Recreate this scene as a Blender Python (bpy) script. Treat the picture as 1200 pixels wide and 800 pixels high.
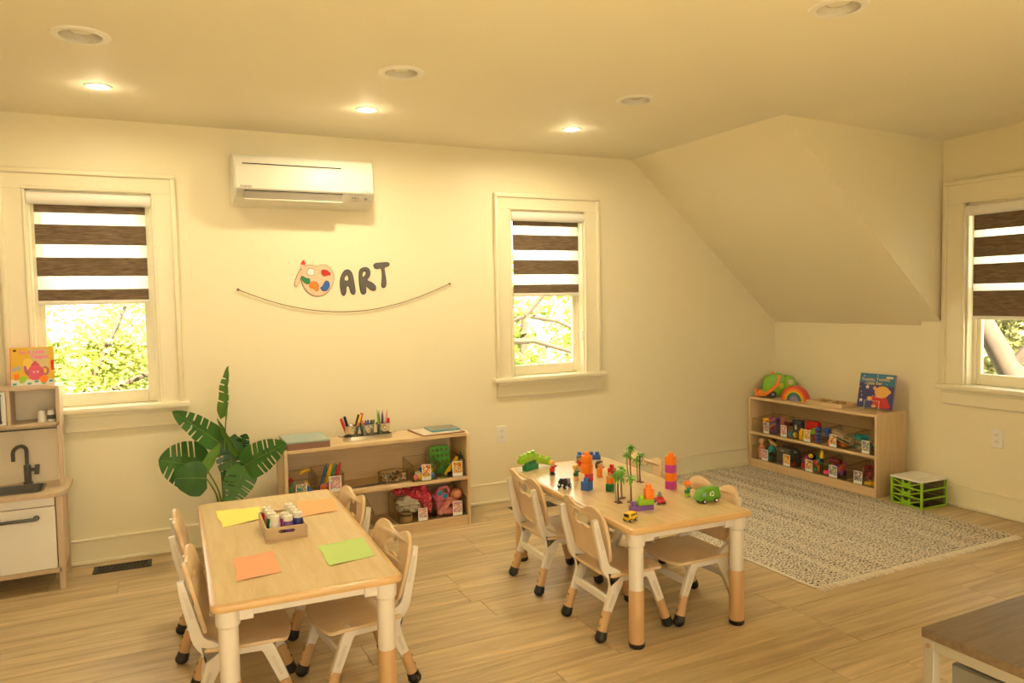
import bpy, bmesh, math, random
from mathutils import Vector, Matrix, Euler

for o in list(bpy.data.objects):
    bpy.data.objects.remove(o)
SC = bpy.context.scene
COL = SC.collection
PI = math.pi
R = math.radians

# ------------------------------------------------------------------ camera
cam_data = bpy.data.cameras.new('camera')
cam = bpy.data.objects.new('camera', cam_data)
COL.objects.link(cam)
cR = Vector((0.89710194, -0.44139349, -0.01949083))
cU = Vector((0.04256285, 0.04242838, 0.99819248))
cF = Vector((0.4397687, 0.89631, -0.05684955))
m = Matrix((cR, cU, -cF)).transposed().to_4x4()
m.translation = (0.0, -4.71333, 1.41793)
cam.matrix_world = m
cam_data.sensor_width = 36.0
cam_data.sensor_fit = 'HORIZONTAL'
cam_data.lens = 36.0 * 879.74 / 1200.0
cam_data.clip_start = 0.05
SC.camera = cam

# ------------------------------------------------------------------ view, world, sun
SC.view_settings.view_transform = 'Standard'
SC.view_settings.look = 'None'
SC.view_settings.gamma = 1.0
SC.view_settings.use_curve_mapping = False
SC.view_settings.exposure = 0.46
SC.cycles.transparent_max_bounces = 24
LAMP_COL = (1.0, 0.84, 0.52)
LAMP_W = 9.8
FILL_W = 0.42
world = bpy.data.worlds.new('sky')
SC.world = world
world.use_nodes = True
bg = world.node_tree.nodes['Background']
bg.inputs['Color'].default_value = (1.0, 0.93, 0.76, 1)
bg.inputs['Strength'].default_value = 4.6
sun_data = bpy.data.lights.new('sun', 'SUN')
sun_data.energy = 64.0
sun_data.angle = R(1.0)
sun_data.color = (1.0, 0.86, 0.62)
sun = bpy.data.objects.new('sun', sun_data)
COL.objects.link(sun)
sun.rotation_euler = Vector((0.12, 0.70, -0.70)).to_track_quat('-Z', 'Y').to_euler()

# ------------------------------------------------------------------ mesh helpers
class B:
    def __init__(s):
        s.bm = bmesh.new()

    def _add(s, t, M=None):
        if M is not None:
            t.transform(M)
        me = bpy.data.meshes.new('tmp')
        t.to_mesh(me)
        t.free()
        s.bm.from_mesh(me)
        bpy.data.meshes.remove(me)
        return s

    def box(s, loc, size, bev=0.0, rot=None, seg=1):
        t = bmesh.new()
        bmesh.ops.create_cube(t, size=1.0)
        bmesh.ops.scale(t, vec=size, verts=t.verts)
        if bev > 0:
            bmesh.ops.bevel(t, geom=t.edges[:], offset=bev, segments=seg, affect='EDGES', profile=0.5)
        M = Matrix.Translation(loc)
        if rot is not None:
            M = M @ Euler(rot).to_matrix().to_4x4()
        return s._add(t, M)

    def bx(s, x0, x1, y0, y1, z0, z1, bev=0.0, seg=1):
        return s.box(((x0+x1)/2, (y0+y1)/2, (z0+z1)/2), (abs(x1-x0), abs(y1-y0), abs(z1-z0)), bev, None, seg)

    def cyl(s, p, q, r0, r1=None, n=14):
        r1 = r0 if r1 is None else r1
        p = Vector(p); q = Vector(q)
        t = bmesh.new()
        L = (q-p).length
        bmesh.ops.create_cone(t, cap_ends=True, segments=n, radius1=r0, radius2=r1, depth=L)
        M = Matrix.Translation((p+q)/2) @ (q-p).to_track_quat('Z', 'Y').to_matrix().to_4x4()
        return s._add(t, M)

    def sph(s, c, r, u=14, v=8, rot=None):
        t = bmesh.new()
        bmesh.ops.create_uvsphere(t, u_segments=u, v_segments=v, radius=1.0)
        if not hasattr(r, '__len__'):
            r = (r, r, r)
        M = Matrix.Translation(c)
        if rot is not None:
            M = M @ Euler(rot).to_matrix().to_4x4()
        M = M @ Matrix.Diagonal((r[0], r[1], r[2], 1))
        return s._add(t, M)

    def lathe(s, prof, c=(0, 0, 0), n=24, M=None):
        t = bmesh.new()
        rings = []
        for (r, z) in prof:
            rings.append([t.verts.new((r*math.cos(2*PI*i/n), r*math.sin(2*PI*i/n), z)) for i in range(n)])
        for a, b in zip(rings, rings[1:]):
            for i in range(n):
                j = (i+1) % n
                t.faces.new((a[i], a[j], b[j], b[i]))
        bmesh.ops.remove_doubles(t, verts=t.verts, dist=1e-6)
        bmesh.ops.recalc_face_normals(t, faces=t.faces)
        MM = Matrix.Translation(c)
        if M is not None:
            MM = MM @ M
        return s._add(t, MM)

    def tube(s, pts, r, n=8):
        pts = [Vector(p) for p in pts]
        rs = r if hasattr(r, '__len__') else [r]*len(pts)
        t = bmesh.new()
        rings = []
        up = None
        for i, p in enumerate(pts):
            d = (pts[min(i+1, len(pts)-1)] - pts[max(i-1, 0)]).normalized()
            if up is None:
                up = Vector((0, 0, 1)) if abs(d.z) < 0.9 else Vector((1, 0, 0))
            a = d.cross(up).normalized()
            b = a.cross(d).normalized()
            up = b
            rings.append([t.verts.new(p + rs[i]*(a*math.cos(2*PI*k/n) + b*math.sin(2*PI*k/n))) for k in range(n)])
        for x, y in zip(rings, rings[1:]):
            for k in range(n):
                t.faces.new((x[k], x[(k+1) % n], y[(k+1) % n], y[k]))
        t.faces.new(list(reversed(rings[0])))
        t.faces.new(rings[-1])
        bmesh.ops.recalc_face_normals(t, faces=t.faces)
        return s._add(t)

    def prism(s, pts, d, M=None, bev=0.0):
        """outline in XY, extruded along +Z by d, then M"""
        t = bmesh.new()
        vs = [t.verts.new((p[0], p[1], 0)) for p in pts]
        f = t.faces.new(vs)
        r = bmesh.ops.extrude_face_region(t, geom=[f])
        nv = [g for g in r['geom'] if isinstance(g, bmesh.types.BMVert)]
        bmesh.ops.translate(t, vec=(0, 0, d), verts=nv)
        bmesh.ops.recalc_face_normals(t, faces=t.faces)
        if bev > 0:
            ed = [e for e in t.edges if abs(e.verts[0].co.z - e.verts[1].co.z) < 1e-7]
            bmesh.ops.bevel(t, geom=ed, offset=bev, segments=2, affect='EDGES', profile=0.5)
        return s._add(t, M)

    def poly(s, verts, faces):
        t = bmesh.new()
        vs = [t.verts.new(v) for v in verts]
        for f in faces:
            t.faces.new([vs[i] for i in f])
        bmesh.ops.recalc_face_normals(t, faces=t.faces)
        return s._add(t)

    def mesh(s, me, M=None):
        t = bmesh.new()
        t.from_mesh(me)
        return s._add(t, M)

    def data(s, name, mt, ang=38):
        me = bpy.data.meshes.new(name)
        for f in s.bm.faces:
            f.smooth = True
        ca = R(ang)
        for e in s.bm.edges:
            if len(e.link_faces) != 2 or e.calc_face_angle(0) > ca:
                e.smooth = False
        s.bm.to_mesh(me)
        s.bm.free()
        me.materials.append(mt)
        return me

    def build(s, name, mt, parent=None, label=None, ang=38):
        o = bpy.data.objects.new(name, s.data(name, mt, ang))
        COL.objects.link(o)
        if parent is not None:
            o.parent = parent
        if label:
            o['label'] = label
        return o


def flat(outlines, depth, bev=0.0, res=4):
    """extruded 2D shape with holes, in XY centred on z; returns a mesh"""
    cu = bpy.data.curves.new('flat', 'CURVE')
    cu.dimensions = '2D'
    cu.fill_mode = 'BOTH'
    cu.extrude = depth/2 - bev
    cu.bevel_depth = bev
    cu.bevel_resolution = 1
    cu.offset = -bev
    for pts in outlines:
        sp = cu.splines.new('POLY')
        sp.points.add(len(pts)-1)
        for p, q in zip(sp.points, pts):
            p.co = (q[0], q[1], 0, 1)
        sp.use_cyclic_u = True
    o = bpy.data.objects.new('flat', cu)
    COL.objects.link(o)
    dg = bpy.context.evaluated_depsgraph_get()
    me = bpy.data.meshes.new_from_object(o.evaluated_get(dg))
    bpy.data.objects.remove(o)
    bpy.data.curves.remove(cu)
    return me


def text_mesh(body, size, depth=0.0006, align='CENTER', width=0.0, space=1.0):
    cu = bpy.data.curves.new('txt', 'FONT')
    cu.body = body
    cu.size = size
    cu.extrude = depth/2
    cu.align_x = align
    cu.align_y = 'CENTER'
    cu.offset = width
    cu.resolution_u = 2
    cu.space_character = space
    o = bpy.data.objects.new('txt', cu)
    COL.objects.link(o)
    dg = bpy.context.evaluated_depsgraph_get()
    me = bpy.data.meshes.new_from_object(o.evaluated_get(dg))
    bpy.data.objects.remove(o)
    bpy.data.curves.remove(cu)
    return me


def thing(name, label, cat, loc=(0, 0, 0), rz=0.0, group=None):
    o = bpy.data.objects.new(name, None)
    o.empty_display_size = 0.05
    COL.objects.link(o)
    o.location = loc
    o.rotation_euler = (0, 0, rz)
    o['label'] = label
    o['category'] = cat
    if group:
        o['group'] = group
    return o


def tag(o, label, cat, group=None, kind=None):
    o['label'] = label
    o['category'] = cat
    if group:
        o['group'] = group
    if kind:
        o['kind'] = kind
    return o


def struct(o):
    o['kind'] = 'structure'
    return o


def dup(root, loc, rz, label, group=None):
    def cp(o, par):
        c = o.copy()
        COL.objects.link(c)
        if par is not None:
            c.parent = par
        for ch in o.children:
            cp(ch, c)
        return c
    r = cp(root, None)
    r.location = loc
    r.rotation_euler = (0, 0, rz)
    r['label'] = label
    if group:
        r['group'] = group
    return r


def rrect(w, h, r, n=5, cx=0, cy=0):
    pts = []
    for (sx, sy, a0) in ((1, 1, 0), (-1, 1, 90), (-1, -1, 180), (1, -1, 270)):
        for i in range(n+1):
            a = R(a0 + 90*i/n)
            pts.append((cx + sx*(w/2-r) + r*math.cos(a), cy + sy*(h/2-r) + r*math.sin(a)))
    return pts


def ell(cx, cy, rx, ry, n=20, rot=0.0):
    c, s_ = math.cos(rot), math.sin(rot)
    return [(cx + rx*math.cos(2*PI*i/n)*c - ry*math.sin(2*PI*i/n)*s_,
             cy + rx*math.cos(2*PI*i/n)*s_ + ry*math.sin(2*PI*i/n)*c) for i in range(n)]


def catmull(pts, n=6, closed=True):
    out = []
    N = len(pts)
    rng = range(N) if closed else range(N-1)
    for i in rng:
        if closed:
            p0, p1, p2, p3 = pts[(i-1) % N], pts[i], pts[(i+1) % N], pts[(i+2) % N]
        else:
            p0, p1, p2, p3 = pts[max(i-1, 0)], pts[i], pts[i+1], pts[min(i+2, N-1)]
        for k in range(n):
            t = k/n
            out.append(tuple(0.5*((2*b) + (-a+c)*t + (2*a-5*b+4*c-d)*t*t + (-a+3*b-3*c+d)*t**3)
                             for a, b, c, d in zip(p0, p1, p2, p3)))
    if not closed:
        out.append(tuple(pts[-1]))
    return out


# plane frames: map local (X right, Y up, Z out of the face) to world
def face_front(x, y, z):      # faces -y
    return Matrix.Translation((x, y, z)) @ Matrix(((1, 0, 0, 0), (0, 0, -1, 0), (0, 1, 0, 0), (0, 0, 0, 1)))


# ------------------------------------------------------------------ materials
def new_mat(name):
    mt = bpy.data.materials.new(name)
    mt.use_nodes = True
    nt = mt.node_tree
    return mt, nt, nt.nodes['Principled BSDF']


def mat(name, col, rough=0.5, metal=0.0, var=0.05, scale=25.0, bump=0.0, spec=0.5, coat=0.0):
    mt, nt, p = new_mat(name)
    tc = nt.nodes.new('ShaderNodeTexCoord')
    nz = nt.nodes.new('ShaderNodeTexNoise')
    nz.inputs['Scale'].default_value = scale
    nz.inputs['Detail'].default_value = 3
    nt.links.new(tc.outputs['Object'], nz.inputs['Vector'])
    mx = nt.nodes.new('ShaderNodeMix')
    mx.data_type = 'RGBA'
    a = [max(0, c*(1-var)) for c in col]
    b = [min(1, c*(1+var)) for c in col]
    mx.inputs[6].default_value = (*a, 1)
    mx.inputs[7].default_value = (*b, 1)
    nt.links.new(nz.outputs['Fac'], mx.inputs[0])
    nt.links.new(mx.outputs[2], p.inputs['Base Color'])
    p.inputs['Roughness'].default_value = rough
    p.inputs['Metallic'].default_value = metal
    p.inputs['Specular IOR Level'].default_value = spec
    if coat:
        p.inputs['Coat Weight'].default_value = coat
        p.inputs['Coat Roughness'].default_value = 0.15
    if bump:
        bp = nt.nodes.new('ShaderNodeBump')
        bp.inputs['Strength'].default_value = bump
        bp.inputs['Distance'].default_value = 0.004
        nt.links.new(nz.outputs['Fac'], bp.inputs['Height'])
        nt.links.new(bp.outputs['Normal'], p.inputs['Normal'])
    return mt


def wood(name, c1, c2, rough=0.45, stretch=(2, 30, 30), scale=3.0, world=False, rnd=0.0, spec=0.5):
    mt, nt, p = new_mat(name)
    tc = nt.nodes.new('ShaderNodeTexCoord')
    mp = nt.nodes.new('ShaderNodeMapping')
    mp.inputs['Scale'].default_value = stretch
    src = tc.outputs['Object']
    if world:
        ge = nt.nodes.new('ShaderNodeNewGeometry')
        src = ge.outputs['Position']
    oi = nt.nodes.new('ShaderNodeObjectInfo')
    if rnd:
        vm = nt.nodes.new('ShaderNodeVectorMath')
        vm.operation = 'MULTIPLY'
        cmb = nt.nodes.new('ShaderNodeCombineXYZ')
        for i in range(3):
            nt.links.new(oi.outputs['Random'], cmb.inputs[i])
        nt.links.new(cmb.outputs[0], vm.inputs[0])
        vm.inputs[1].default_value = (37, 53, 11)
        ad = nt.nodes.new('ShaderNodeVectorMath')
        nt.links.new(src, ad.inputs[0])
        nt.links.new(vm.outputs[0], ad.inputs[1])
        src = ad.outputs[0]
    nt.links.new(src, mp.inputs['Vector'])
    nz = nt.nodes.new('ShaderNodeTexNoise')
    nz.inputs['Scale'].default_value = scale
    nz.inputs['Detail'].default_value = 6
    nz.inputs['Roughness'].default_value = 0.62
    nz.inputs['Distortion'].default_value = 0.6
    nt.links.new(mp.outputs[0], nz.inputs['Vector'])
    rp = nt.nodes.new('ShaderNodeValToRGB')
    rp.color_ramp.elements[0].position = 0.3
    rp.color_ramp.elements[0].color = (*c1, 1)
    rp.color_ramp.elements[1].position = 0.68
    rp.color_ramp.elements[1].color = (*c2, 1)
    nt.links.new(nz.outputs['Fac'], rp.inputs['Fac'])
    out = rp.outputs['Color']
    if rnd:
        hs = nt.nodes.new('ShaderNodeHueSaturation')
        mr = nt.nodes.new('ShaderNodeMapRange')
        mr.inputs['To Min'].default_value = 1-rnd
        mr.inputs['To Max'].default_value = 1+rnd
        nt.links.new(oi.outputs['Random'], mr.inputs['Value'])
        nt.links.new(mr.outputs['Result'], hs.inputs['Value'])
        nt.links.new(out, hs.inputs['Color'])
        out = hs.outputs['Color']
    nt.links.new(out, p.inputs['Base Color'])
    p.inputs['Roughness'].default_value = rough
    p.inputs['Specular IOR Level'].default_value = spec
    return mt


def emit(name, col, strength):
    mt, nt, p = new_mat(name)
    p.inputs['Base Color'].default_value = (*col, 1)
    p.inputs['Emission Color'].default_value = (*col, 1)
    p.inputs['Emission Strength'].default_value = strength
    return mt


def clear(name, tint=(0.97, 0.97, 0.95), gloss=0.06, rough=0.03):
    mt, nt, p = new_mat(name)
    nt.nodes.remove(p)
    out = nt.nodes['Material Output']
    tr = nt.nodes.new('ShaderNodeBsdfTransparent')
    tr.inputs['Color'].default_value = (*tint, 1)
    gl = nt.nodes.new('ShaderNodeBsdfGlossy')
    gl.inputs['Roughness'].default_value = rough
    lw = nt.nodes.new('ShaderNodeLayerWeight')
    lw.inputs['Blend'].default_value = 0.15
    mr = nt.nodes.new('ShaderNodeMapRange')
    mr.inputs['To Min'].default_value = gloss*0.5
    mr.inputs['To Max'].default_value = 0.5
    nt.links.new(lw.outputs['Fresnel'], mr.inputs['Value'])
    ms = nt.nodes.new('ShaderNodeMixShader')
    nt.links.new(mr.outputs['Result'], ms.inputs[0])
    nt.links.new(tr.outputs[0], ms.inputs[1])
    nt.links.new(gl.outputs[0], ms.inputs[2])
    nt.links.new(ms.outputs[0], out.inputs['Surface'])
    return mt


def cloth_translucent(name, col, alpha_t, weave=0.0, c2=None):
    """woven blind cloth: diffuse + translucent + a little see-through"""
    mt, nt, p = new_mat(name)
    nt.nodes.remove(p)
    out = nt.nodes['Material Output']
    tc = nt.nodes.new('ShaderNodeTexCoord')
    mp = nt.nodes.new('ShaderNodeMapping')
    mp.inputs['Scale'].default_value = (6, 6, 160)
    nt.links.new(tc.outputs['Object'], mp.inputs['Vector'])
    nz = nt.nodes.new('ShaderNodeTexNoise')
    nz.inputs['Scale'].default_value = 3.0
    nz.inputs['Detail'].default_value = 5
    nt.links.new(mp.outputs[0], nz.inputs['Vector'])
    mx = nt.nodes.new('ShaderNodeMix')
    mx.data_type = 'RGBA'
    c2 = c2 or col
    mx.inputs[6].default_value = (*col, 1)
    mx.inputs[7].default_value = (*c2, 1)
    rp = nt.nodes.new('ShaderNodeValToRGB')
    rp.color_ramp.elements[0].position = 0.35
    rp.color_ramp.elements[1].position = 0.65
    nt.links.new(nz.outputs['Fac'], rp.inputs['Fac'])
    nt.links.new(rp.outputs['Color'], mx.inputs[0])
    df = nt.nodes.new('ShaderNodeBsdfDiffuse')
    tl = nt.nodes.new('ShaderNodeBsdfTranslucent')
    tr = nt.nodes.new('ShaderNodeBsdfTransparent')
    nt.links.new(mx.outputs[2], df.inputs['Color'])
    nt.links.new(mx.outputs[2], tl.inputs['Color'])
    m1 = nt.nodes.new('ShaderNodeMixShader')
    m1.inputs[0].default_value = weave
    nt.links.new(df.outputs[0], m1.inputs[1])
    nt.links.new(tl.outputs[0], m1.inputs[2])
    m2 = nt.nodes.new('ShaderNodeMixShader')
    m2.inputs[0].default_value = alpha_t
    nt.links.new(m1.outputs[0], m2.inputs[1])
    nt.links.new(tr.outputs[0], m2.inputs[2])
    nt.links.new(m2.outputs[0], out.inputs['Surface'])
    return mt


def picture(name, cols, scale=60.0, bgc=(0.85, 0.82, 0.78)):
    """a small printed picture: blotches of several inks on paper"""
    mt, nt, p = new_mat(name)
    tc = nt.nodes.new('ShaderNodeTexCoord')
    vo = nt.nodes.new('ShaderNodeTexVoronoi')
    vo.inputs['Scale'].default_value = scale
    nt.links.new(tc.outputs['Object'], vo.inputs['Vector'])
    sp = nt.nodes.new('ShaderNodeSeparateColor')
    nt.links.new(vo.outputs['Color'], sp.inputs[0])
    rp = nt.nodes.new('ShaderNodeValToRGB')
    rp.color_ramp.interpolation = 'CONSTANT'
    cs = [bgc] + list(cols)
    while len(rp.color_ramp.elements) < len(cs):
        rp.color_ramp.elements.new(0.5)
    for i, c in enumerate(cs):
        rp.color_ramp.elements[i].position = i/len(cs)
        rp.color_ramp.elements[i].color = (*c, 1)
    nt.links.new(sp.outputs[0], rp.inputs['Fac'])
    nt.links.new(rp.outputs['Color'], p.inputs['Base Color'])
    p.inputs['Roughness'].default_value = 0.4
    return mt


M_wall = mat('wall_paint', (0.86, 0.785, 0.58), 0.42, var=0.015, scale=3, spec=0.35)
M_ceil = mat('ceiling_paint', (0.87, 0.81, 0.66), 0.6, var=0.015, scale=3, spec=0.3)
M_trim = mat('trim_paint', (0.87, 0.80, 0.60), 0.32, var=0.01, scale=5)
M_white = mat('white_plastic', (0.86, 0.83, 0.77), 0.38, var=0.02)
M_acwhite = mat('appliance_plastic', (0.80, 0.77, 0.68), 0.42, var=0.01)
M_acgrey = mat('vent_grey_plastic', (0.42, 0.38, 0.33), 0.5, var=0.03)
M_acpan = mat('vent_panel_plastic', (0.56, 0.52, 0.43), 0.45, var=0.02)
M_dark = mat('dark_slot', (0.03, 0.028, 0.025), 0.6, var=0.1)
M_black = mat('black_rubber', (0.018, 0.016, 0.016), 0.45, var=0.1)
M_print = mat('printed_grey', (0.25, 0.24, 0.23), 0.5)
M_floor = wood('floor_oak', (0.39, 0.285, 0.165), (0.68, 0.53, 0.32), 0.38, (0.7, 9, 9), 2.4, world=True, rnd=0.09, spec=0.42)
M_subfloor = mat('subfloor', (0.18, 0.12, 0.07), 0.7)
M_birch = wood('birch_ply', (0.66, 0.47, 0.265), (0.76, 0.575, 0.345), 0.38, (1.5, 14, 14), 2.5)
M_birchz = wood('birch_ply_upright', (0.66, 0.47, 0.265), (0.76, 0.575, 0.345), 0.38, (14, 14, 1.5), 2.5)
M_top = wood('maple_laminate', (0.66, 0.495, 0.28), (0.77, 0.61, 0.375), 0.2, (16, 1.6, 16), 2.2)
M_rim = mat('table_rim', (0.70, 0.46, 0.21), 0.28, var=0.03, scale=8)
M_chair = wood('chair_ply', (0.72, 0.52, 0.31), (0.80, 0.61, 0.39), 0.33, (3, 22, 3), 2.2)
M_leg = mat('tan_plastic', (0.62, 0.385, 0.19), 0.36, var=0.02)
M_frame = mat('frame_white_plastic', (0.80, 0.74, 0.66), 0.36, var=0.015)
M_bolt = mat('bolt_steel', (0.62, 0.5, 0.35), 0.25, metal=0.9)
M_kwood = wood('kitchen_birch', (0.58, 0.44, 0.30), (0.66, 0.52, 0.37), 0.45, (14, 14, 1.5), 2.5)
M_kwhite = mat('kitchen_white', (0.87, 0.85, 0.82), 0.35, var=0.01)
M_kgrey = mat('kitchen_grey', (0.10, 0.095, 0.09), 0.32, var=0.05)
M_kback = mat('kitchen_backboard', (0.88, 0.78, 0.62), 0.5, var=0.02)
M_glass = clear('window_glass', (0.98, 0.99, 0.98), 0.03)
M_acrylic = clear('clear_acrylic', (0.985, 0.98, 0.965), 0.04)
M_acredge = clear('acrylic_edge', (0.80, 0.77, 0.70), 0.10)
M_frost = clear('smoky_drawer_plastic', (0.72, 0.68, 0.62), 0.10, 0.25)
M_blind = cloth_translucent('blind_dark_weave', (0.13, 0.088, 0.058), 0.0, 0.12, (0.30, 0.22, 0.15))
M_sheer = cloth_translucent('blind_sheer', (0.95, 0.93, 0.88), 0.35, 0.75)
M_led = emit('led_diffuser', (1.0, 0.9, 0.68), 9.0)
M_canref = mat('can_reflector', (0.74, 0.70, 0.64), 0.25, var=0.02)
M_bulb = mat('bulb_glass', (0.72, 0.68, 0.55), 0.12, var=0.05)
M_steel = mat('galvanised_steel', (0.60, 0.59, 0.55), 0.22, metal=0.95, var=0.12, scale=40)
M_wire = mat('chrome_wire', (0.80, 0.76, 0.68), 0.18, metal=0.9)
M_paper_y = mat('yellow_paper', (0.91, 0.84, 0.19), 0.7, var=0.02)
M_paper_o = mat('orange_paper', (0.90, 0.47, 0.21), 0.7, var=0.02)
M_paper_s = mat('salmon_paper', (0.91, 0.45, 0.26), 0.7, var=0.02)
M_paper_g = mat('green_paper', (0.56, 0.80, 0.27), 0.7, var=0.02)
M_card = mat('white_card', (0.85, 0.83, 0.80), 0.5, var=0.01)
M_traywood = wood('tray_wood', (0.52, 0.37, 0.23), (0.62, 0.47, 0.30), 0.5, (2, 20, 20), 3)
M_leaf = mat('monstera_leaf', (0.035, 0.14, 0.02), 0.35, var=0.35, scale=14)
M_leaf2 = mat('monstera_leaf_light', (0.10, 0.24, 0.025), 0.38, var=0.25, scale=14)
M_leafdeep = mat('monstera_leaf_deep', (0.022, 0.10, 0.018), 0.32, var=0.3, scale=14)
M_stem = mat('leaf_stem', (0.18, 0.28, 0.05), 0.45, var=0.15)
M_pot = mat('grey_pot', (0.30, 0.28, 0.25), 0.6, var=0.08)
M_soil = mat('soil', (0.05, 0.032, 0.02), 0.9, var=0.4, scale=60)
M_cord = mat('jute_cord', (0.26, 0.18, 0.09), 0.8, var=0.2, scale=150)
M_sign = mat('sign_grey', (0.115, 0.105, 0.10), 0.5, var=0.04)
M_signink = mat('sign_black', (0.02, 0.018, 0.018), 0.5)
M_palette = mat('palette_beige', (0.80, 0.55, 0.38), 0.5, var=0.05)
M_grate = mat('vent_iron', (0.045, 0.04, 0.035), 0.4, metal=0.4)
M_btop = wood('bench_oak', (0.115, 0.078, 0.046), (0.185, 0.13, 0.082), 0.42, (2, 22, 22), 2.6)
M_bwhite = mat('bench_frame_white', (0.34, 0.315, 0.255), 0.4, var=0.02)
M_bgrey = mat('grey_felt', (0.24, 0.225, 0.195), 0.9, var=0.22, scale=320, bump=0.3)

_pal = {}
def pl(name, col, rough=0.32):
    if name not in _pal:
        _pal[name] = mat(name, col, rough, var=0.02, scale=12)
    return _pal[name]

C_red = (0.62, 0.02, 0.018); C_orange = (0.92, 0.22, 0.012); C_yellow = (0.90, 0.58, 0.02)
C_green = (0.012, 0.22, 0.075); C_lime = (0.34, 0.62, 0.03); C_blue = (0.03, 0.12, 0.50)
C_purple = (0.22, 0.09, 0.42); C_magenta = (0.55, 0.05, 0.36); C_pink = (0.86, 0.24, 0.33)
C_skin = (0.80, 0.46, 0.26); C_brown = (0.10, 0.045, 0.02); C_black = (0.02, 0.02, 0.022)
C_white = (0.84, 0.82, 0.78); C_teal = (0.03, 0.36, 0.36); C_grey = (0.32, 0.31, 0.30)
M_red = pl('toy_red', C_red); M_orange = pl('toy_orange', C_orange); M_yellow = pl('toy_yellow', C_yellow)
M_green = pl('toy_green', C_green); M_lime = pl('toy_lime', C_lime); M_blue = pl('toy_blue', C_blue)
M_purple = pl('toy_purple', C_purple); M_magenta = pl('toy_magenta', C_magenta); M_pink = pl('toy_pink', C_pink)
M_skin = pl('toy_skin', C_skin); M_brown = pl('toy_brown', C_brown); M_tblack = pl('toy_black', C_black)
M_twhite = pl('toy_white', C_white); M_teal = pl('toy_teal', C_teal); M_tgrey = pl('toy_grey', C_grey)

# ------------------------------------------------------------------ room shell
H = 2.44
XS, XK, XP, ZK, YD, YS = 3.3388, 4.7911, 4.7586, 1.1796, -1.4936, -1.3531
ZP = H + (ZK-H)*(XP-XS)/(XK-XS)
XL, YR = -2.41, -6.0            # left knee wall, rear wall
XSL = -0.96                     # left slope start
YD2 = -2.95                     # near side of the dormer

# floor with individual planks
b = B(); b.bx(XL-0.2, XK+0.2, YR-0.2, 0.16, -0.2, -0.014)
fl = struct(b.build('floor', M_subfloor))
rnd = random.Random(4)
PW = 0.19
pmesh = {}
def plank_mesh(L):
    k = round(L, 2)
    if k not in pmesh:
        bb = B(); bb.box((0, 0, -0.007), (k-0.0016, PW-0.0016, 0.014), 0.0012)
        pmesh[k] = bb.data('plank', M_floor)
    return pmesh[k]
nrow = int(6.0/PW)+1
for r_ in range(nrow):
    y = -PW*(r_+0.5) + 0.0
    x = XL - rnd.choice((0.2, 0.5, 0.8, 1.1))
    while x < XK:
        L = rnd.choice((1.22, 1.22, 1.22, 0.9))
        o = bpy.data.objects.new('plank', plank_mesh(L))
        COL.objects.link(o)
        o.parent = fl
        o.location = (x+L/2, y, 0)
        x += L

def wall_holes(name, x0, x1, z0, z1, holes, mk):
    """wall in the XZ sense; mk(b,u0,u1,z0,z1) adds a block"""
    b = B()
    us = sorted({x0, x1, *[h[0] for h in holes], *[h[1] for h in holes]})
    for u0, u1 in zip(us, us[1:]):
        zs = [(z0, z1)]
        for h in holes:
            if h[0] <= u0 and u1 <= h[1]:
                zs = [(z0, h[2]), (h[3], z1)]
        for a, c in zs:
            mk(b, u0, u1, a, c)
    bmesh.ops.remove_doubles(b.bm, verts=b.bm.verts, dist=1e-5)
    return struct(b.build(name, M_wall))

WL = (-0.53, 0.068, 0.865, 2.045)
WM = (2.312, 2.908, 0.865, 2.035)
WR = (-2.26, -1.66, 0.80, 1.968)
wall_holes('wall_back', XL-0.2, XK+0.2, 0, H+0.1, [WL, WM], lambda b, u0, u1, a, c: b.bx(u0, u1, 0, 0.15, a, c))
wall_holes('wall_right', YD2, YS, 0, H+0.1, [WR], lambda b, u0, u1, a, c: b.bx(XP, XP+0.15, u0, u1, a, c))
b = B(); b.bx(XK, XK+0.15, YS, 0, 0, ZK+0.06); b.bx(XK, XK+0.15, YR, YD2, 0, ZK+0.06)
struct(b.build('wall_right', M_wall))
b = B(); b.bx(XL-0.15, XL, YR, 0, 0, ZK+0.1)
struct(b.build('wall_left', M_wall))
W_FILL = [(-1.2, 0.2, 0.85, 2.1), (0.5, 1.9, 0.85, 2.1)]      # two added windows behind the camera, letting in sun to brighten the ceiling
wall_holes('wall_rear', XL-0.2, XK+0.2, 0, H+0.1, W_FILL, lambda b, u0, u1, a, c: b.bx(u0, u1, YR-0.15, YR, a, c))

# downlight positions (big dark cans, small lit ones)
CANS = [(-0.165, -1.415), (1.087, -1.425), (2.354, -1.435), (2.291, -2.762)]
LEDS = [(-0.141, -0.692), (1.118, -0.735), (2.386, -0.731)]
outl = [[(XSL-0.02, YR), (XS, YR), (XS, 0.0), (XSL-0.02, 0.0)]]
for (x, y) in CANS:
    outl.append(ell(x, y, 0.078, 0.078, 32))
for (x, y) in LEDS:
    outl.append(ell(x, y, 0.045, 0.045, 24))
me = flat(outl, 0.09)
b = B(); b.mesh(me, Matrix.Translation((0, 0, H+0.045)))
struct(b.build('ceiling', M_ceil))
b = B(); b.bx(XL-0.2, XK+0.2, YR-0.2, 0.16, H+0.16, H+0.2)
struct(b.build('roof', M_ceil))

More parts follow.
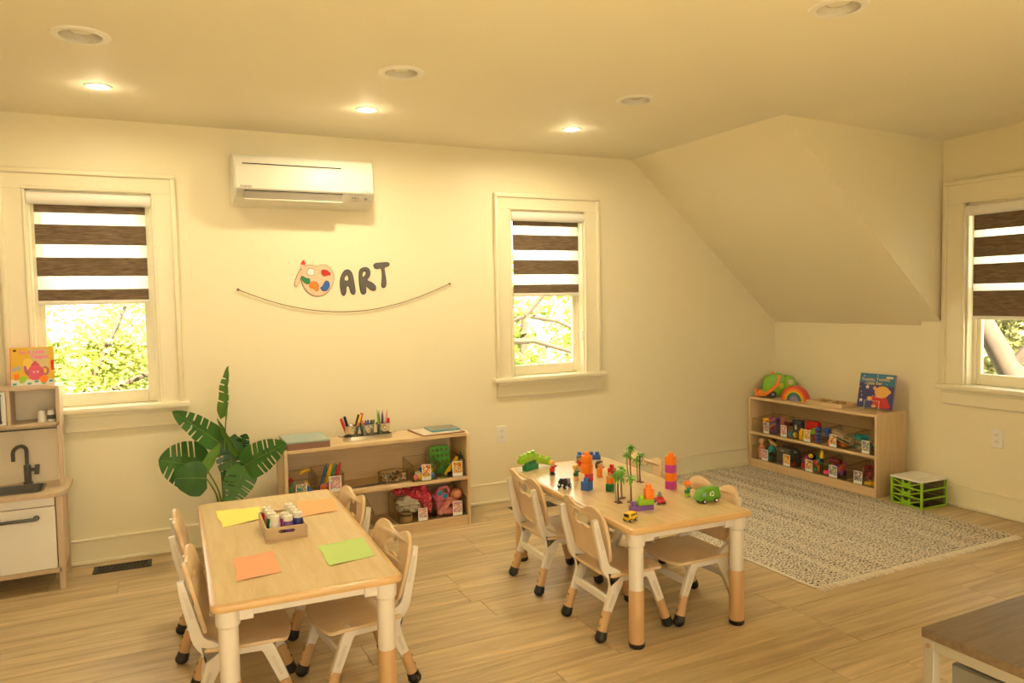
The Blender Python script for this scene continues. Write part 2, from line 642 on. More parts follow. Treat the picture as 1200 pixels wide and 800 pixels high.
def slope(y0, y1, right=True):
    t = 0.08
    if right:
        A = (XS-0.0, H); C = (XK+0.1, H + (ZK-H)*(XK+0.1-XS)/(XK-XS))
    else:
        A = (XSL, H); C = (XL-0.1, H + (ZK-H)*(XSL-XL+0.1)/(XK-XS))
    v = []
    for y in (y0, y1):
        v += [(A[0], y, A[1]), (C[0], y, C[1]), (C[0], y, C[1]+0.25), (A[0], y, A[1]+0.12)]
    b = B(); b.poly(v, [(0, 1, 2, 3), (4, 5, 6, 7), (0, 1, 5, 4), (1, 2, 6, 5), (2, 3, 7, 6), (3, 0, 4, 7)])
    return b
struct(slope(YD+0.012, 0.0).build('ceiling', M_wall))
struct(slope(YR, YD2-0.012).build('ceiling', M_wall))
struct(slope(YR, 0.0, False).build('ceiling', M_wall))
# dormer cheeks
for (ya, yb) in ((YD, YD+0.012), (YD2-0.012, YD2)):
    b = B()
    v = []
    for y in (ya, yb):
        v += [(XS, y, H+0.05), (XS, y, H), (XP+0.02, y, ZP-0.015), (XP+0.02, y, H+0.05)]
    b.poly(v, [(0, 1, 2, 3), (4, 5, 6, 7), (0, 1, 5, 4), (1, 2, 6, 5), (2, 3, 7, 6), (3, 0, 4, 7)])
    struct(b.build('wall_dormer', M_wall))
# dormer ceiling: flat part and a shallow facet falling to the window corner
b = B()
xc, yc = XP+0.1, YD - (XP+0.1-XS)*0.88
b.poly([(XS, YD, H), (xc, yc, H), (xc, YD2, H), (XS, YD2, H), (XS, YD, H+0.1), (xc, yc, H+0.1), (xc, YD2, H+0.1), (XS, YD2, H+0.1)],
       [(0, 1, 2, 3), (4, 5, 6, 7), (0, 1, 5, 4), (1, 2, 6, 5), (2, 3, 7, 6), (3, 0, 4, 7)])
b.poly([(XS, YD, H), (xc, yc, H), (xc, YD, H-0.05), (XS, YD, H+0.1), (xc, yc, H+0.1), (xc, YD, H+0.1)],
       [(0, 1, 2), (3, 4, 5), (0, 1, 4, 3), (1, 2, 5, 4), (2, 0, 3, 5)])
struct(b.build('ceiling', M_ceil))

# baseboards
def baseboard(name, pts):
    b = B()
    for (x0, x1, y0, y1, ax) in pts:
        if ax == 'y':   # along x, on back wall
            b.bx(x0, x1, -0.018, 0.0, 0, 0.135); b.bx(x0, x1, -0.022, 0.0, 0.128, 0.14, 0.003); b.bx(x0, x1, -0.03, 0.0, 0, 0.02, 0.005)
        else:
            b.bx(x0-0.018, x0, y0, y1, 0, 0.135); b.bx(x0-0.022, x0, y0, y1, 0.128, 0.14, 0.003); b.bx(x0-0.03, x0, y0, y1, 0, 0.02, 0.005)
    return struct(b.build(name, M_trim))
baseboard('baseboard_back', [(XL, XK, 0, 0, 'y')])
baseboard('baseboard_right', [(XP, XP, YD2, YS-0.0, 'x')])

# ------------------------------------------------------------------ windows (local: X along wall, Z up, room towards -Y)
def window(name, M, W, cw=0.125, ct=0.108):
    x0, x1, z0, z1 = W
    root = bpy.data.objects.new(name, None)
    COL.objects.link(root)
    root.matrix_world = M
    root['kind'] = 'structure'
    b = B()   # casing boards with a raised back band and an inner bead
    for (a, c, d, e) in ((x0-cw, x0, z0, z1), (x1, x1+cw, z0, z1), (x0-cw, x1+cw, z1, z1+ct)):
        b.bx(a, c, -0.018, 0.0, d, e, 0.002)
    t = 0.026
    b.bx(x0-cw-0.001, x0-cw+t, -0.034, -0.001, z0, z1+ct-t, 0.006, 2)
    b.bx(x1+cw-t, x1+cw+0.001, -0.034, -0.001, z0, z1+ct-t, 0.006, 2)
    b.bx(x0-cw-0.001, x1+cw+0.001, -0.035, -0.001, z1+ct-t, z1+ct+0.001, 0.006, 2)
    for (a, c, d, e) in ((x0-0.016, x0+0.001, z0, z1), (x1-0.001, x1+0.016, z0, z1), (x0-0.016, x1+0.016, z1-0.001, z1+0.016)):
        b.bx(a, c, -0.024, -0.001, d, e, 0.004)
    b.build('window_casing', M_trim, root)
    b = B()   # jamb lining
    for (a, c, d, e) in ((x0, x0+0.012, z0, z1), (x1-0.012, x1, z0, z1), (x0, x1, z1-0.012, z1)):
        b.bx(a, c, 0.0, 0.15, d, e)
    for a, c in ((x0+0.012, x0+0.03), (x1-0.03, x1-0.012)):
        b.bx(a, c, 0.055, 0.07, z0, z1)
    b.build('window_jamb', M_trim, root)
    b = B(); b.bx(x0-cw-0.03, x1+cw+0.03, -0.06, 0.0, z0-0.028, z0+0.004, 0.006, 2); b.bx(x0+0.001, x1-0.001, -0.01, 0.149, z0-0.01, z0+0.004)
    b.build('window_sill', M_trim, root)
    b = B(); b.bx(x0-cw, x1+cw, -0.02, 0, z0-0.128, z0-0.028, 0.003); b.bx(x0-cw, x1+cw, -0.032, 0, z0-0.05, z0-0.028, 0.006, 2)
    b.build('window_apron', M_trim, root)
    zm = (z0+z1)/2
    for (za, zb, ya, nm) in ((z0+0.004, zm+0.02, 0.07, 'sash'), (zm-0.02, z1-0.012, 0.105, 'sash')):
        b = B()
        sx0, sx1 = x0+0.012, x1-0.012
        b.bx(sx0, sx0+0.045, ya, ya+0.032, za, zb, 0.004); b.bx(sx1-0.045, sx1, ya, ya+0.032, za, zb, 0.004)
        b.bx(sx0+0.043, sx1-0.043, ya+0.001, ya+0.031, za, za+0.072, 0.004); b.bx(sx0+0.043, sx1-0.043, ya+0.001, ya+0.031, zb-0.04, zb, 0.004)
        s = b.build(nm, M_trim, root)
        b = B(); b.bx(sx0+0.04, sx1-0.04, ya+0.013, ya+0.017, za+0.066, zb-0.035)
        b.build('pane', M_glass, s)
    return root

def blind(label, M, W, rows, ztop, zbar, group=None):
    """rows: list of (kind, zhi, zlo)"""
    x0, x1 = W[0]+0.004, W[1]-0.004
    root = thing('zebra_blind', label, 'blind', (0, 0, 0))
    root.matrix_world = M
    b = B()
    prof = [(0.048, 0.0), (0.048, 0.055), (0.042, 0.064), (-0.004, 0.066), (-0.02, 0.058), (-0.028, 0.04), (-0.028, 0.022), (-0.02, 0.006), (-0.01, 0)]
    MM = Matrix(((0, 0, 1, x0), (1, 0, 0, 0.0), (0, 1, 0, ztop-0.07), (0, 0, 0, 1)))
    b.prism(prof, x1-x0, MM)
    b.build('cassette', M_white, root)
    fx0, fx1 = x0+0.028, x1-0.028
    for kind, zh, zl in rows:
        b = B(); b.bx(fx0, fx1, 0.022, 0.0235, zl, zh)
        b.build('dark_band' if kind == 'd' else 'sheer_band', M_blind if kind == 'd' else M_sheer, root)
    b = B(); b.bx(fx0-0.002, fx1+0.002, 0.014, 0.032, zbar-0.024, zbar, 0.006, 2)
    b.build('bottom_bar', M_white, root)
    b = B()
    xe = x1-0.012
    n = 40
    for i in range(n):
        z = ztop-0.06 - i*(ztop-W[2]-0.36)/n
        b.sph((xe, 0.004, z), 0.0028, 6, 4)
        b.sph((xe, 0.03, z), 0.0028, 6, 4)
    b.bx(xe-0.006, xe+0.006, 0.0, 0.034, W[2]+0.24, W[2]+0.31, 0.004)
    b.build('chain', M_white, root)
    return root

I4 = Matrix.Identity(4)
# right wall: local X -> -Y world, local -Y (room) -> -X world
MR = Matrix(((0, 1, 0, XP), (-1, 0, 0, 0), (0, 0, 1, 0), (0, 0, 0, 1)))
WRl = (-WR[1], -WR[0], WR[2], WR[3])
window('window_1', I4, WL)
window('window_2', I4, WM)
window('window_3', MR, WRl, 0.145, 0.15)
MQ = Matrix(((-1, 0, 0, 0), (0, -1, 0, YR), (0, 0, 1, 0), (0, 0, 0, 1)))
for k, wq in enumerate(W_FILL):
    window('window_%d' % (k+4), MQ, (-wq[1], -wq[0], wq[2], wq[3]))  # unseen rear windows, added only to bring in daylight
rowsA = [('d', 1.975, 1.928), ('s', 1.928, 1.865), ('d', 1.865, 1.758), ('s', 1.758, 1.688), ('d', 1.688, 1.587), ('s', 1.587, 1.515), ('d', 1.515, 1.452)]
blind('brown and sheer striped zebra blind in the left window', I4, WL, rowsA, 2.04, 1.455, 'zebra blinds')
blind('brown and sheer striped zebra blind in the middle window', I4, WM, rowsA, 2.03, 1.455, 'zebra blinds')
rowsB = [('d', 1.90, 1.795), ('s', 1.795, 1.75), ('d', 1.75, 1.625), ('s', 1.625, 1.58), ('d', 1.58, 1.455), ('s', 1.455, 1.41), ('d', 1.41, 1.25)]
blind('brown zebra blind with narrow sheer stripes in the right window', MR, WRl, rowsB, 1.96, 1.252, 'zebra blinds')

# ------------------------------------------------------------------ downlights
for i, (x, y) in enumerate(CANS):
    nm = ['leftmost unlit can at the upper left of the ceiling', 'second from the left of the three unlit cans in line',
          'unlit can nearest the slope, above the toy table', 'unlit can cut by the top edge, nearest the camera'][i]
    t = thing('downlight', 'white recessed ceiling light, ' + nm, 'ceiling light', (x, y, H), 0, 'unlit recessed cans')
    b = B(); b.lathe([(0.076, 0.002), (0.074, -0.006), (0.088, -0.009), (0.101, -0.006), (0.103, 0.0), (0.078, 0.0)], n=36)
    b.build('trim_ring', M_white, t)
    b = B(); b.lathe([(0.076, 0.0), (0.066, 0.05), (0.062, 0.085), (0.02, 0.088), (0.0, 0.088)], n=32)
    b.build('reflector', M_canref, t)
    b = B(); b.lathe([(0.0, 0.004), (0.024, 0.006), (0.044, 0.014), (0.053, 0.028), (0.05, 0.05), (0.03, 0.085)], n=24)
    b.build('bulb', M_bulb, t)
for i, (x, y) in enumerate(LEDS):
    nm = ['above the left window', 'beside the air conditioner', 'above the middle window'][i]
    t = thing('spotlight', 'small lit recessed spotlight ' + nm, 'ceiling light', (x, y, H), 0, 'small lit spotlights')
    b = B(); b.lathe([(0.046, 0.002), (0.044, -0.004), (0.052, -0.006), (0.058, -0.004), (0.059, 0.0), (0.045, 0.0)], n=28)
    b.build('trim_ring', M_white, t)
    b = B(); b.lathe([(0.0, 0.004), (0.044, 0.004), (0.044, 0.012), (0.0, 0.012)], n=28)
    b.build('diffuser', M_led, t)
    ld = bpy.data.lights.new('spotlight_beam', 'AREA')
    ld.shape = 'DISK'
    ld.size = 0.085
    ld.color = LAMP_COL
    ld.energy = LAMP_W * (0.5, 1.0, 1.0)[i]
    lo = bpy.data.objects.new('spotlight_beam', ld)
    COL.objects.link(lo)
    lo.parent = t
    lo.location = (0, 0, 0.002)
    # point lamp added below the flat diffuser to brighten the ceiling around it
    ld = bpy.data.lights.new('spotlight_fill', 'POINT')
    ld.shadow_soft_size = 0.03
    ld.color = LAMP_COL
    ld.energy = FILL_W
    lo = bpy.data.objects.new('spotlight_fill', ld)
    COL.objects.link(lo)
    lo.parent = t
    lo.location = (0, 0, -0.06)

# ------------------------------------------------------------------ wall things
# air conditioner
AX0, AX1, AY, AZ0, AZ1 = 0.492, 1.298, -0.215, 1.988, 2.277
t = thing('air_conditioner', 'white wall-mounted air conditioner above the ART letters', 'air conditioner', ((AX0+AX1)/2, 0, AZ0))
w = AX1-AX0; h = AZ1-AZ0
YZX = Matrix(((0, 0, 1, -w/2), (1, 0, 0, 0), (0, 1, 0, 0), (0, 0, 0, 1)))
b = B()
prof = catmull([(0, 0.0), (0, h), (-0.11, h), (-0.155, h-0.008), (-0.18, h-0.035), (-0.188, 0.075), (-0.17, 0.045), (-0.12, 0.012), (-0.06, 0.0)], 1)
b.prism(prof, w, YZX, 0.004)
b.build('body', M_acwhite, t)
b = B()
prof = [(-0.17, h-0.02), (-0.19, h-0.045), (-0.208, h-0.09), (-0.21, 0.085), (-0.2, 0.075), (-0.18, 0.08), (-0.17, 0.09)]
YZ2 = YZX.copy(); YZ2[0][3] = -w/2+0.008
b.prism(prof, w-0.016, YZ2, 0.003)
fp = b.build('front_panel', M_acwhite, t)
b = B(); b.box((-0.075, -0.2005, h-0.064), (0.56, 0.006, 0.004), 0, (R(22), 0, 0)); b.build('intake_slot', M_dark, fp)
b = B(); b.poly([(-w/2+0.012, -0.196, 0.072), (w/2-0.012, -0.196, 0.072), (w/2-0.012, -0.165, 0.034), (-w/2+0.012, -0.165, 0.034),
                 (-w/2+0.012, -0.15, 0.072), (w/2-0.012, -0.15, 0.072), (w/2-0.012, -0.14, 0.04), (-w/2+0.012, -0.14, 0.04)],
                [(0, 1, 2, 3), (4, 5, 6, 7), (0, 1, 5, 4), (2, 3, 7, 6), (0, 3, 7, 4), (1, 2, 6, 5)])
b.build('lower_panel', M_acpan, t)
b = B(); b.box((-0.07, -0.183, 0.055), (0.56, 0.012, 0.034), 0.002, (R(39), 0, 0)); ou = b.build('outlet_vane', M_acgrey, t)
b = B(); b.box((-0.07, -0.181, 0.028), (0.56, 0.03, 0.007), 0.002, (R(12), 0, 0)); b.build('outlet_lip', M_acwhite, t)
b = B(); b.box((-0.07, -0.2, 0.0735), (0.56, 0.006, 0.005), 0.0); b.build('outlet_shadow_gap', M_dark, t)
b = B(); b.mesh(text_mesh('DAIKIN', 0.019, 0.001, width=0.0004), face_front(-w/2+0.062, -0.2105, 0.093)); b.build('brand_lettering', M_print, t)
b = B(); b.mesh(text_mesh('INVERTER', 0.011, 0.001), face_front(w/2-0.05, -0.2105, 0.092)); b.build('model_lettering', M_print, t)
b = B()
for k in range(3):
    b.box((w/2-0.13+k*0.017, -0.187, 0.056), (0.011, 0.006, 0.008), 0.001, (R(40), 0, 0))
b.cyl((w/2-0.05, -0.18, 0.057), (w/2-0.05, -0.188, 0.051), 0.0095, n=16)
b.build('display_lamps', M_print, t)

# ART sign: palette, brush and three letters, each stuck to the wall
def artxy(cx, cy):
    px, py = 340+cx/10, 300+cy/10
    d = px-345
    return (0.844 + 0.004834*d + 4.9e-6*d*d, 1.677 - (py-305)*0.00527 + 0.0000234*d)
def wallpoly(b, pts, y, th):
    b.prism([(p[0], p[1]) for p in pts], th, Matrix(((1, 0, 0, 0), (0, 0, -1, y), (0, 1, 0, 0), (0, 0, 0, 1))))
def grow(pts, d):
    cx = sum(p[0] for p in pts)/len(pts); cy = sum(p[1] for p in pts)/len(pts)
    out = []
    for p in pts:
        v = Vector((p[0]-cx, p[1]-cy)); l = v.length
        v = v*((l+d)/l)
        out.append((cx+v.x, cy+v.y))
    return out
t = thing('palette_sign', 'beige painter palette cutout with five paint blobs on the wall left of ART', 'wall sign', (0, 0, 0))
outer = catmull([artxy(*p) for p in [(320, 122), (250, 104), (180, 116), (132, 160), (122, 240), (150, 350), (215, 430), (310, 465), (400, 445), (475, 370), (515, 270), (505, 190), (460, 125), (400, 102), (355, 108)]], 5)
b = B(); wallpoly(b, grow(outer, 0.0025), 0, 0.005); b.build('outline', M_signink, t)
b = B(); wallpoly(b, outer, -0.004, 0.003); b.build('board', M_palette, t)
blobs = [([(200, 185), (222, 150), (262, 148), (288, 178), (278, 215), (240, 226), (210, 215)], M_card, 'white'),
         ([(372, 185), (385, 163), (430, 168), (468, 195), (470, 222), (430, 226), (405, 234), (378, 215)], M_red, 'red'),
         ([(130, 245), (150, 235), (185, 258), (220, 262), (228, 300), (200, 326), (165, 308), (140, 280)], M_green, 'green'),
         ([(225, 330), (255, 300), (300, 308), (328, 345), (322, 395), (298, 405), (268, 378), (230, 368)], M_orange, 'orange'),
         ([(355, 370), (385, 345), (410, 300), (440, 294), (460, 325), (452, 370), (425, 402), (380, 405)], M_blue, 'blue')]
for pts, mm, nm in blobs:
    q = catmull([artxy(*p) for p in pts], 4)
    b = B(); wallpoly(b, grow(q, 0.0025), -0.0065, 0.001); e = b.build('blob_outline', M_signink, t)
    b = B(); wallpoly(b, q, -0.007, 0.001); b.build('paint_blob', mm, t, nm+' paint blob')
t = thing('paintbrush_sign', 'beige paintbrush cutout with a red tip beside the palette', 'wall sign', (0, 0, 0))
hand = catmull([artxy(*p) for p in [(126, 160), (132, 180), (112, 260), (75, 335), (52, 348), (42, 330), (50, 285), (80, 220), (110, 165)]], 4)
b = B(); wallpoly(b, grow(hand, 0.002), 0, 0.010); b.build('outline', M_signink, t)
b = B(); wallpoly(b, hand, -0.009, 0.002); b.build('handle', M_palette, t)
b = B(); wallpoly(b, [artxy(*p) for p in [(122, 92), (172, 102), (160, 140), (128, 158), (118, 140)]], 0, 0.012); b.build('ferrule', M_palette, t)
b = B(); wallpoly(b, catmull([artxy(*p) for p in [(124, 92), (158, 46), (180, 80), (172, 104), (148, 98)]], 3), 0, 0.013); b.build('tip', M_red, t)

def letter(ch, outer_, hole_, label):
    t = thing('wall_letter', label, 'letter', (0, 0, 0))
    o_ = catmull([artxy(*p) for p in outer_], 4)
    h_ = [catmull([artxy(*p) for p in hole_], 4)] if hole_ else []
    for nm, off, y, th, mm in (('outline', 0.0022, -0.0022, 0.004, M_signink), ('face', -0.0012, -0.0048, 0.004, M_sign)):
        b = B(); b.mesh(flat([o_]+h_, th, 0.0)); b.bm.transform(face_front(0, y, 0))
        if nm == 'face':      # the face sits inside the black edge
            b = B(); b.mesh(flat_offset([o_]+h_, th, -0.0035)); b.bm.transform(face_front(0, y, 0))
        b.build(nm, mm, t)
    return t
def flat_offset(outl, depth, d):
    cu_pts = []
    for k, pts in enumerate(outl):
        n = len(pts); q = []
        area = sum(pts[i][0]*pts[(i+1) % n][1]-pts[(i+1) % n][0]*pts[i][1] for i in range(n))
        sg = (1 if area > 0 else -1) * (1 if k == 0 else -1)
        for i in range(n):
            a = Vector(pts[i-1]); c = Vector(pts[(i+1) % n]); e = (c-a).normalized()
            q.append((pts[i][0]+sg*d*e.y, pts[i][1]-sg*d*e.x))
        cu_pts.append(q)
    return flat(cu_pts, depth)
letter('A', [(632, 472), (602, 452), (588, 380), (586, 310), (600, 240), (635, 178), (672, 157), (710, 168), (738, 212), (752, 290), (764, 390), (764, 436), (742, 460), (712, 440), (700, 400), (690, 366), (676, 356), (662, 372), (657, 430)],
       [(668, 225), (688, 252), (686, 282), (665, 290), (644, 282), (646, 252)], 'dark grey bubble letter A on the wall, next to the palette')
letter('R', [(858, 461), (828, 440), (815, 380), (808, 300), (808, 220), (820, 165), (850, 138), (890, 130), (925, 145), (942, 185), (935, 240), (905, 285), (950, 310), (990, 345), (1003, 385), (985, 417), (950, 412), (912, 382), (888, 362), (890, 400), (886, 440)],
       [(885, 177), (892, 205), (872, 238), (853, 245), (851, 215), (866, 184)], 'dark grey bubble letter R on the wall, between A and T')
letter('T', [(985, 132), (980, 105), (1005, 82), (1060, 75), (1130, 70), (1158, 80), (1161, 105), (1140, 126), (1106, 138), (1110, 200), (1120, 290), (1118, 350), (1095, 381), (1070, 376), (1062, 345), (1068, 290), (1072, 220), (1063, 150), (1030, 155), (1000, 150)],
       None, 'dark grey bubble letter T on the wall, highest of the three')
# hanging cord
t = thing('string_line', 'slack brown string pinned at both ends under the ART letters', 'string', (0, 0, 0))
cp = [(0.512, 1.503), (0.62, 1.458), (0.78, 1.405), (0.95, 1.371), (1.12, 1.357), (1.30, 1.365), (1.48, 1.398), (1.66, 1.452), (1.85, 1.526)]
cs = catmull([(x, -0.012, z) for x, z in cp], 5, False)
b = B(); b.tube(cs, 0.0026, 5); b.build('cord', M_cord, t)
for (x, z) in (cp[0], cp[-1]):
    b = B(); b.cyl((x, 0, z), (x, -0.016, z), 0.004, n=8); b.sph((x, -0.014, z), 0.008, 8, 6); b.build('knot', M_cord, t)

# outlets
def outlet(M, label):
    t = thing('wall_outlet', label, 'outlet', (0, 0, 0))
    t.matrix_world = M
    b = B(); b.bx(-0.038, 0.038, -0.006, 0, -0.06, 0.06, 0.003); b.build('cover_plate', M_white, t)
    for s in (-1, 1):
        b = B(); b.prism(rrect(0.034, 0.03, 0.011), 0.003, face_front(0, -0.005, s*0.021)); rc = b.build('receptacle', M_white, t)
        b = B()
        for dx in (-0.007, 0.007):
            b.bx(dx-0.0012, dx+0.0012, -0.0088, -0.0078, s*0.021, s*0.021+0.009)
        b.cyl((0, -0.0078, s*0.021-0.007), (0, -0.0088, s*0.021-0.007), 0.0022, n=8)
        b.build('slot', M_dark, rc)
outlet(Matrix.Translation((2.215, 0, 0.474)), 'white wall outlet on the back wall under the middle window')
outlet(MR @ Matrix.Translation((1.872, 0, 0.487)), 'white wall outlet on the right wall under the right window')

# floor vents
def floor_vent(x, y, rz, L, W, label):
    t = thing('floor_vent', label, 'floor vent', (x, y, 0), rz)
    b = B()
    b.bx(-L/2, L/2, -W/2, -W/2+0.015, 0, 0.005, 0.002); b.bx(-L/2, L/2, W/2-0.015, W/2, 0, 0.005, 0.002)
    b.bx(-L/2, -L/2+0.02, -W/2, W/2, 0, 0.005, 0.002); b.bx(L/2-0.02, L/2, -W/2, W/2, 0, 0.005, 0.002)
    b.build('frame', M_grate, t)
    b = B(); b.bx(-L/2+0.01, L/2-0.01, -W/2+0.01, W/2-0.01, 0.0, 0.001); b.build('damper', M_dark, t)
    n = 13
    for k in range(n):
        xx = -L/2+0.03 + (L-0.06)*k/(n-1)
        b = B(); b.box((xx, 0, 0.003), (0.007, W-0.026, 0.004), 0.0, (0, 0, R(-12))); b.build('louvre', M_grate, t)
floor_vent(-0.155, -0.162, R(-2), 0.285, 0.12, 'black iron floor vent in front of the wall beside the play kitchen')
floor_vent(2.33, -0.235, R(0), 0.32, 0.12, 'black floor vent behind the far end of the toy table')

# ------------------------------------------------------------------ tables
def table(label, cx, cy, rz, L, W, zt):
    t = thing('activity_table', label, 'table', (cx, cy, 0), rz)
    b = B(); b.prism(rrect(W, L, 0.035, 6), 0.026, Matrix.Translation((0, 0, zt-0.026)), 0.009); b.build('rim', M_rim, t)
    b = B(); b.prism(rrect(W-0.036, L-0.036, 0.022, 5), 0.002, Matrix.Translation((0, 0, zt-0.0015))); b.build('tabletop', M_top, t)
    ix, iy = W/2-0.052, L/2-0.055
    b = B()
    z0, z1 = zt-0.058, zt-0.024
    for s in (-1, 1):
        b.bx(-ix, ix, s*iy-0.014, s*iy+0.014, z0, z1, 0.003)
        b.bx(s*ix-0.014, s*ix+0.014, -iy, iy, z0, z1, 0.003)
        for q in (-1, 1):
            b.bx(q*ix-0.075*(q > 0)-0.0, q*ix+0.075*(q < 0), s*iy-0.019, s*iy+0.019, z0-0.01, z1, 0.003)
    b.build('apron', M_frame, t)
    for sx in (-1, 1):
        for sy in (-1, 1):
            x, y = sx*ix, sy*iy
            b = B(); b.lathe([(0.0, 0.235), (0.0295, 0.235), (0.0305, zt-0.085), (0.037, zt-0.078), (0.038, zt-0.045), (0.036, zt-0.025), (0, zt-0.025)], (x, y, 0), 24)
            lg = b.build('leg', M_frame, t)
            b = B(); b.lathe([(0.0, 0.018), (0.031, 0.018), (0.0315, 0.236), (0.029, 0.24), (0, 0.24)], (x, y, 0), 24)
            b.build('leg_extension', M_leg, lg)
            b = B(); b.lathe([(0.0, 0.0), (0.029, 0.0), (0.033, 0.006), (0.033, 0.02), (0.0, 0.022)], (x, y, 0), 24)
            b.build('foot', M_black, lg)
    return t
ZT = 0.50
T1 = (0.469, -1.665, R(-1.9)); T2 = (2.021, -1.706, R(-2.8))
table('low craft table on the left with coloured paper and a tray of paint bottles', T1[0], T1[1], T1[2], 1.31, 0.605, ZT)
table('low play table in the middle covered with toy blocks and figures', T2[0], T2[1], T2[2], 1.245, 0.61, ZT)

# ------------------------------------------------------------------ chairs (facing +x, origin on the floor at the centre)
def strip(path, wid):
    L_, R_ = [], []
    n = len(path)
    for i, p in enumerate(path):
        a = Vector(path[max(i-1, 0)]); c = Vector(path[min(i+1, n-1)])
        d = (c-a).normalized(); nn = Vector((-d.y, d.x))
        L_.append(Vector(p)+nn*wid[i]/2); R_.append(Vector(p)-nn*wid[i]/2)
    return [tuple(v) for v in L_] + [tuple(v) for v in reversed(R_)]
XZ = lambda y: Matrix(((1, 0, 0, 0), (0, 0, -1, y), (0, 1, 0, 0), (0, 0, 0, 1)))   # local XY -> world XZ, extrude to -y

M_channel = mat('frame_channel', (0.70, 0.64, 0.56), 0.4, var=0.02)
def make_chair(label):
    t = thing('child_chair', label, 'chair', (0, 0, 0), 0)
    # seat
    b = B()
    out = catmull([(0.155, 0.10), (0.165, 0.0), (0.155, -0.10), (0.13, -0.148), (0.04, -0.16), (-0.07, -0.158), (-0.125, -0.14), (-0.135, 0), (-0.125, 0.14), (-0.07, 0.158), (0.04, 0.16), (0.13, 0.148)], 4)
    b.prism(out, 0.015, Matrix.Translation((0, 0, 0.262)), 0.005)
    for v in b.bm.verts:
        v.co.z -= 0.008*max(0, 1-((v.co.x+0.02)/0.13)**2)*max(0, 1-(v.co.y/0.15)**2) + max(0, v.co.x-0.11)*0.25
    b.build('seat', M_chair, t)
    # backrest with a cloud-shaped hand hole
    half = [(0.0, 0.222), (0.035, 0.226), (0.075, 0.243), (0.115, 0.246), (0.148, 0.228), (0.166, 0.19), (0.168, 0.13), (0.160, 0.07), (0.148, 0.02), (0.125, 0.0), (0.06, -0.003)]
    outl = catmull([(0.0, -0.003)] + [(-x, y) for x, y in reversed(half[1:])] + half, 3)
    hole = catmull([(0.0, 0.186), (0.022, 0.205), (0.044, 0.199), (0.058, 0.184), (0.070, 0.164), (0.060, 0.144), (0.034, 0.139), (0.0, 0.147), (-0.034, 0.139), (-0.060, 0.144), (-0.070, 0.164), (-0.058, 0.184), (-0.044, 0.199), (-0.022, 0.205)], 3)
    me = flat([outl, hole], 0.014, 0.003)
    tilt = math.atan2(0.055, 0.23)
    # local X -> y, local Y -> up the tilted back, local Z -> forward
    up = Vector((-math.sin(tilt), 0, math.cos(tilt))); fw = Vector((math.cos(tilt), 0, math.sin(tilt)))
    Mb = Matrix(((0, up.x, fw.x, -0.122), (1, up.y, fw.y, 0), (0, up.z, fw.z, 0.318), (0, 0, 0, 1)))
    b = B(); b.mesh(me)
    for v in b.bm.verts:
        v.co.z += -0.9*v.co.x*v.co.x*-1.0*0.6
    b.bm.transform(Mb)
    b.build('backrest', M_chair, t)
    rear = [(-0.184, 0.512), (-0.170, 0.44), (-0.150, 0.36), (-0.135, 0.305), (-0.10, 0.27), (-0.085, 0.245), (-0.098, 0.20), (-0.133, 0.115)]
    rw = [0.022, 0.030, 0.034, 0.04, 0.058, 0.064, 0.046, 0.034]
    front = [(0.065, 0.268), (0.085, 0.24), (0.136, 0.115)]
    fw_ = [0.045, 0.042, 0.034]
    for s in (-1, 1):
        yc_ = s*0.138
        b = B()
        b.prism(strip(catmull(rear, 3, False), [q[0] for q in catmull([(a, 0) for a in rw], 3, False)]), 0.022, XZ(yc_+0.011), 0.003)
        b.prism(strip(front, fw_), 0.022, XZ(yc_+0.011), 0.003)
        b.bx(-0.10, 0.08, yc_-0.009, yc_+0.009, 0.238, 0.262, 0.002)
        sf = b.build('side_frame', M_frame, t)
        # recessed channel faces on the outside of each arm
        for (pth, wd) in (([(-0.176, 0.48), (-0.152, 0.385)], 0.012), ([(-0.103, 0.195), (-0.124, 0.14)], 0.012), ([(0.095, 0.215), (0.124, 0.145)], 0.012)):
            b = B(); b.prism(strip(pth, [wd, wd]), 0.0015, XZ(yc_ + s*0.0115 + 0.00075)); b.build('channel', M_channel, sf)
    b = B(); b.bx(-0.133, -0.115, -0.13, 0.13, 0.15, 0.185, 0.004); b.build('rear_crossbar', M_frame, t)
    b = B(); b.bx(0.098, 0.114, -0.13, 0.13, 0.16, 0.192, 0.004); b.build('front_crossbar', M_frame, t)
    for sx in (-1, 1):
        for s in (-1, 1):
            a = Vector((sx*0.131, s*0.138, 0.125)); c = Vector((sx*0.163, s*0.145, 0.03))
            b = B(); b.cyl(a, c, 0.0195, 0.0205, 14)
            lg = b.build('leg', M_leg, t)
            b = B(); b.sph((sx*0.166, s*0.1455, 0.022), (0.026, 0.024, 0.022), 14, 8); b.cyl(a.lerp(c, 0.83), a.lerp(c, 1.05), 0.022, 0.024, 14)
            b.build('foot', M_black, lg)
            b = B()
            for k in (0.25, 0.6):
                p = a.lerp(c, k)
                b.sph((p.x+sx*0.019, p.y, p.z+0.004), (0.005, 0.007, 0.007), 8, 6)
            b.build('bolt', M_bolt, lg)
    return t
CH = [  # x, y, rot, label
    (1.802, -2.02, R(-1.5), 'child chair in the front left of the toy table, nearest the camera there'),
    (1.812, -1.466, R(-1.5), 'child chair on the left of the toy table at its far end'),
    (2.172, -2.043, R(181), 'child chair on the right of the toy table, behind the green toy truck'),
    (2.255, -1.40, R(178), 'child chair mostly hidden at the far right of the toy table'),
    (0.270, -1.937, R(-6), 'child chair at the near left of the paper-covered craft table'),
    (0.254, -1.385, R(-2.5), 'child chair at the far left of the craft table by the plant'),
    (0.668, -1.98, R(186.5), 'child chair at the near right of the craft table beside the green paper'),
    (0.663, -1.37, R(184.5), 'child chair at the far right of the craft table, against the low shelf behind'),
]
ch0 = make_chair(CH[0][3])
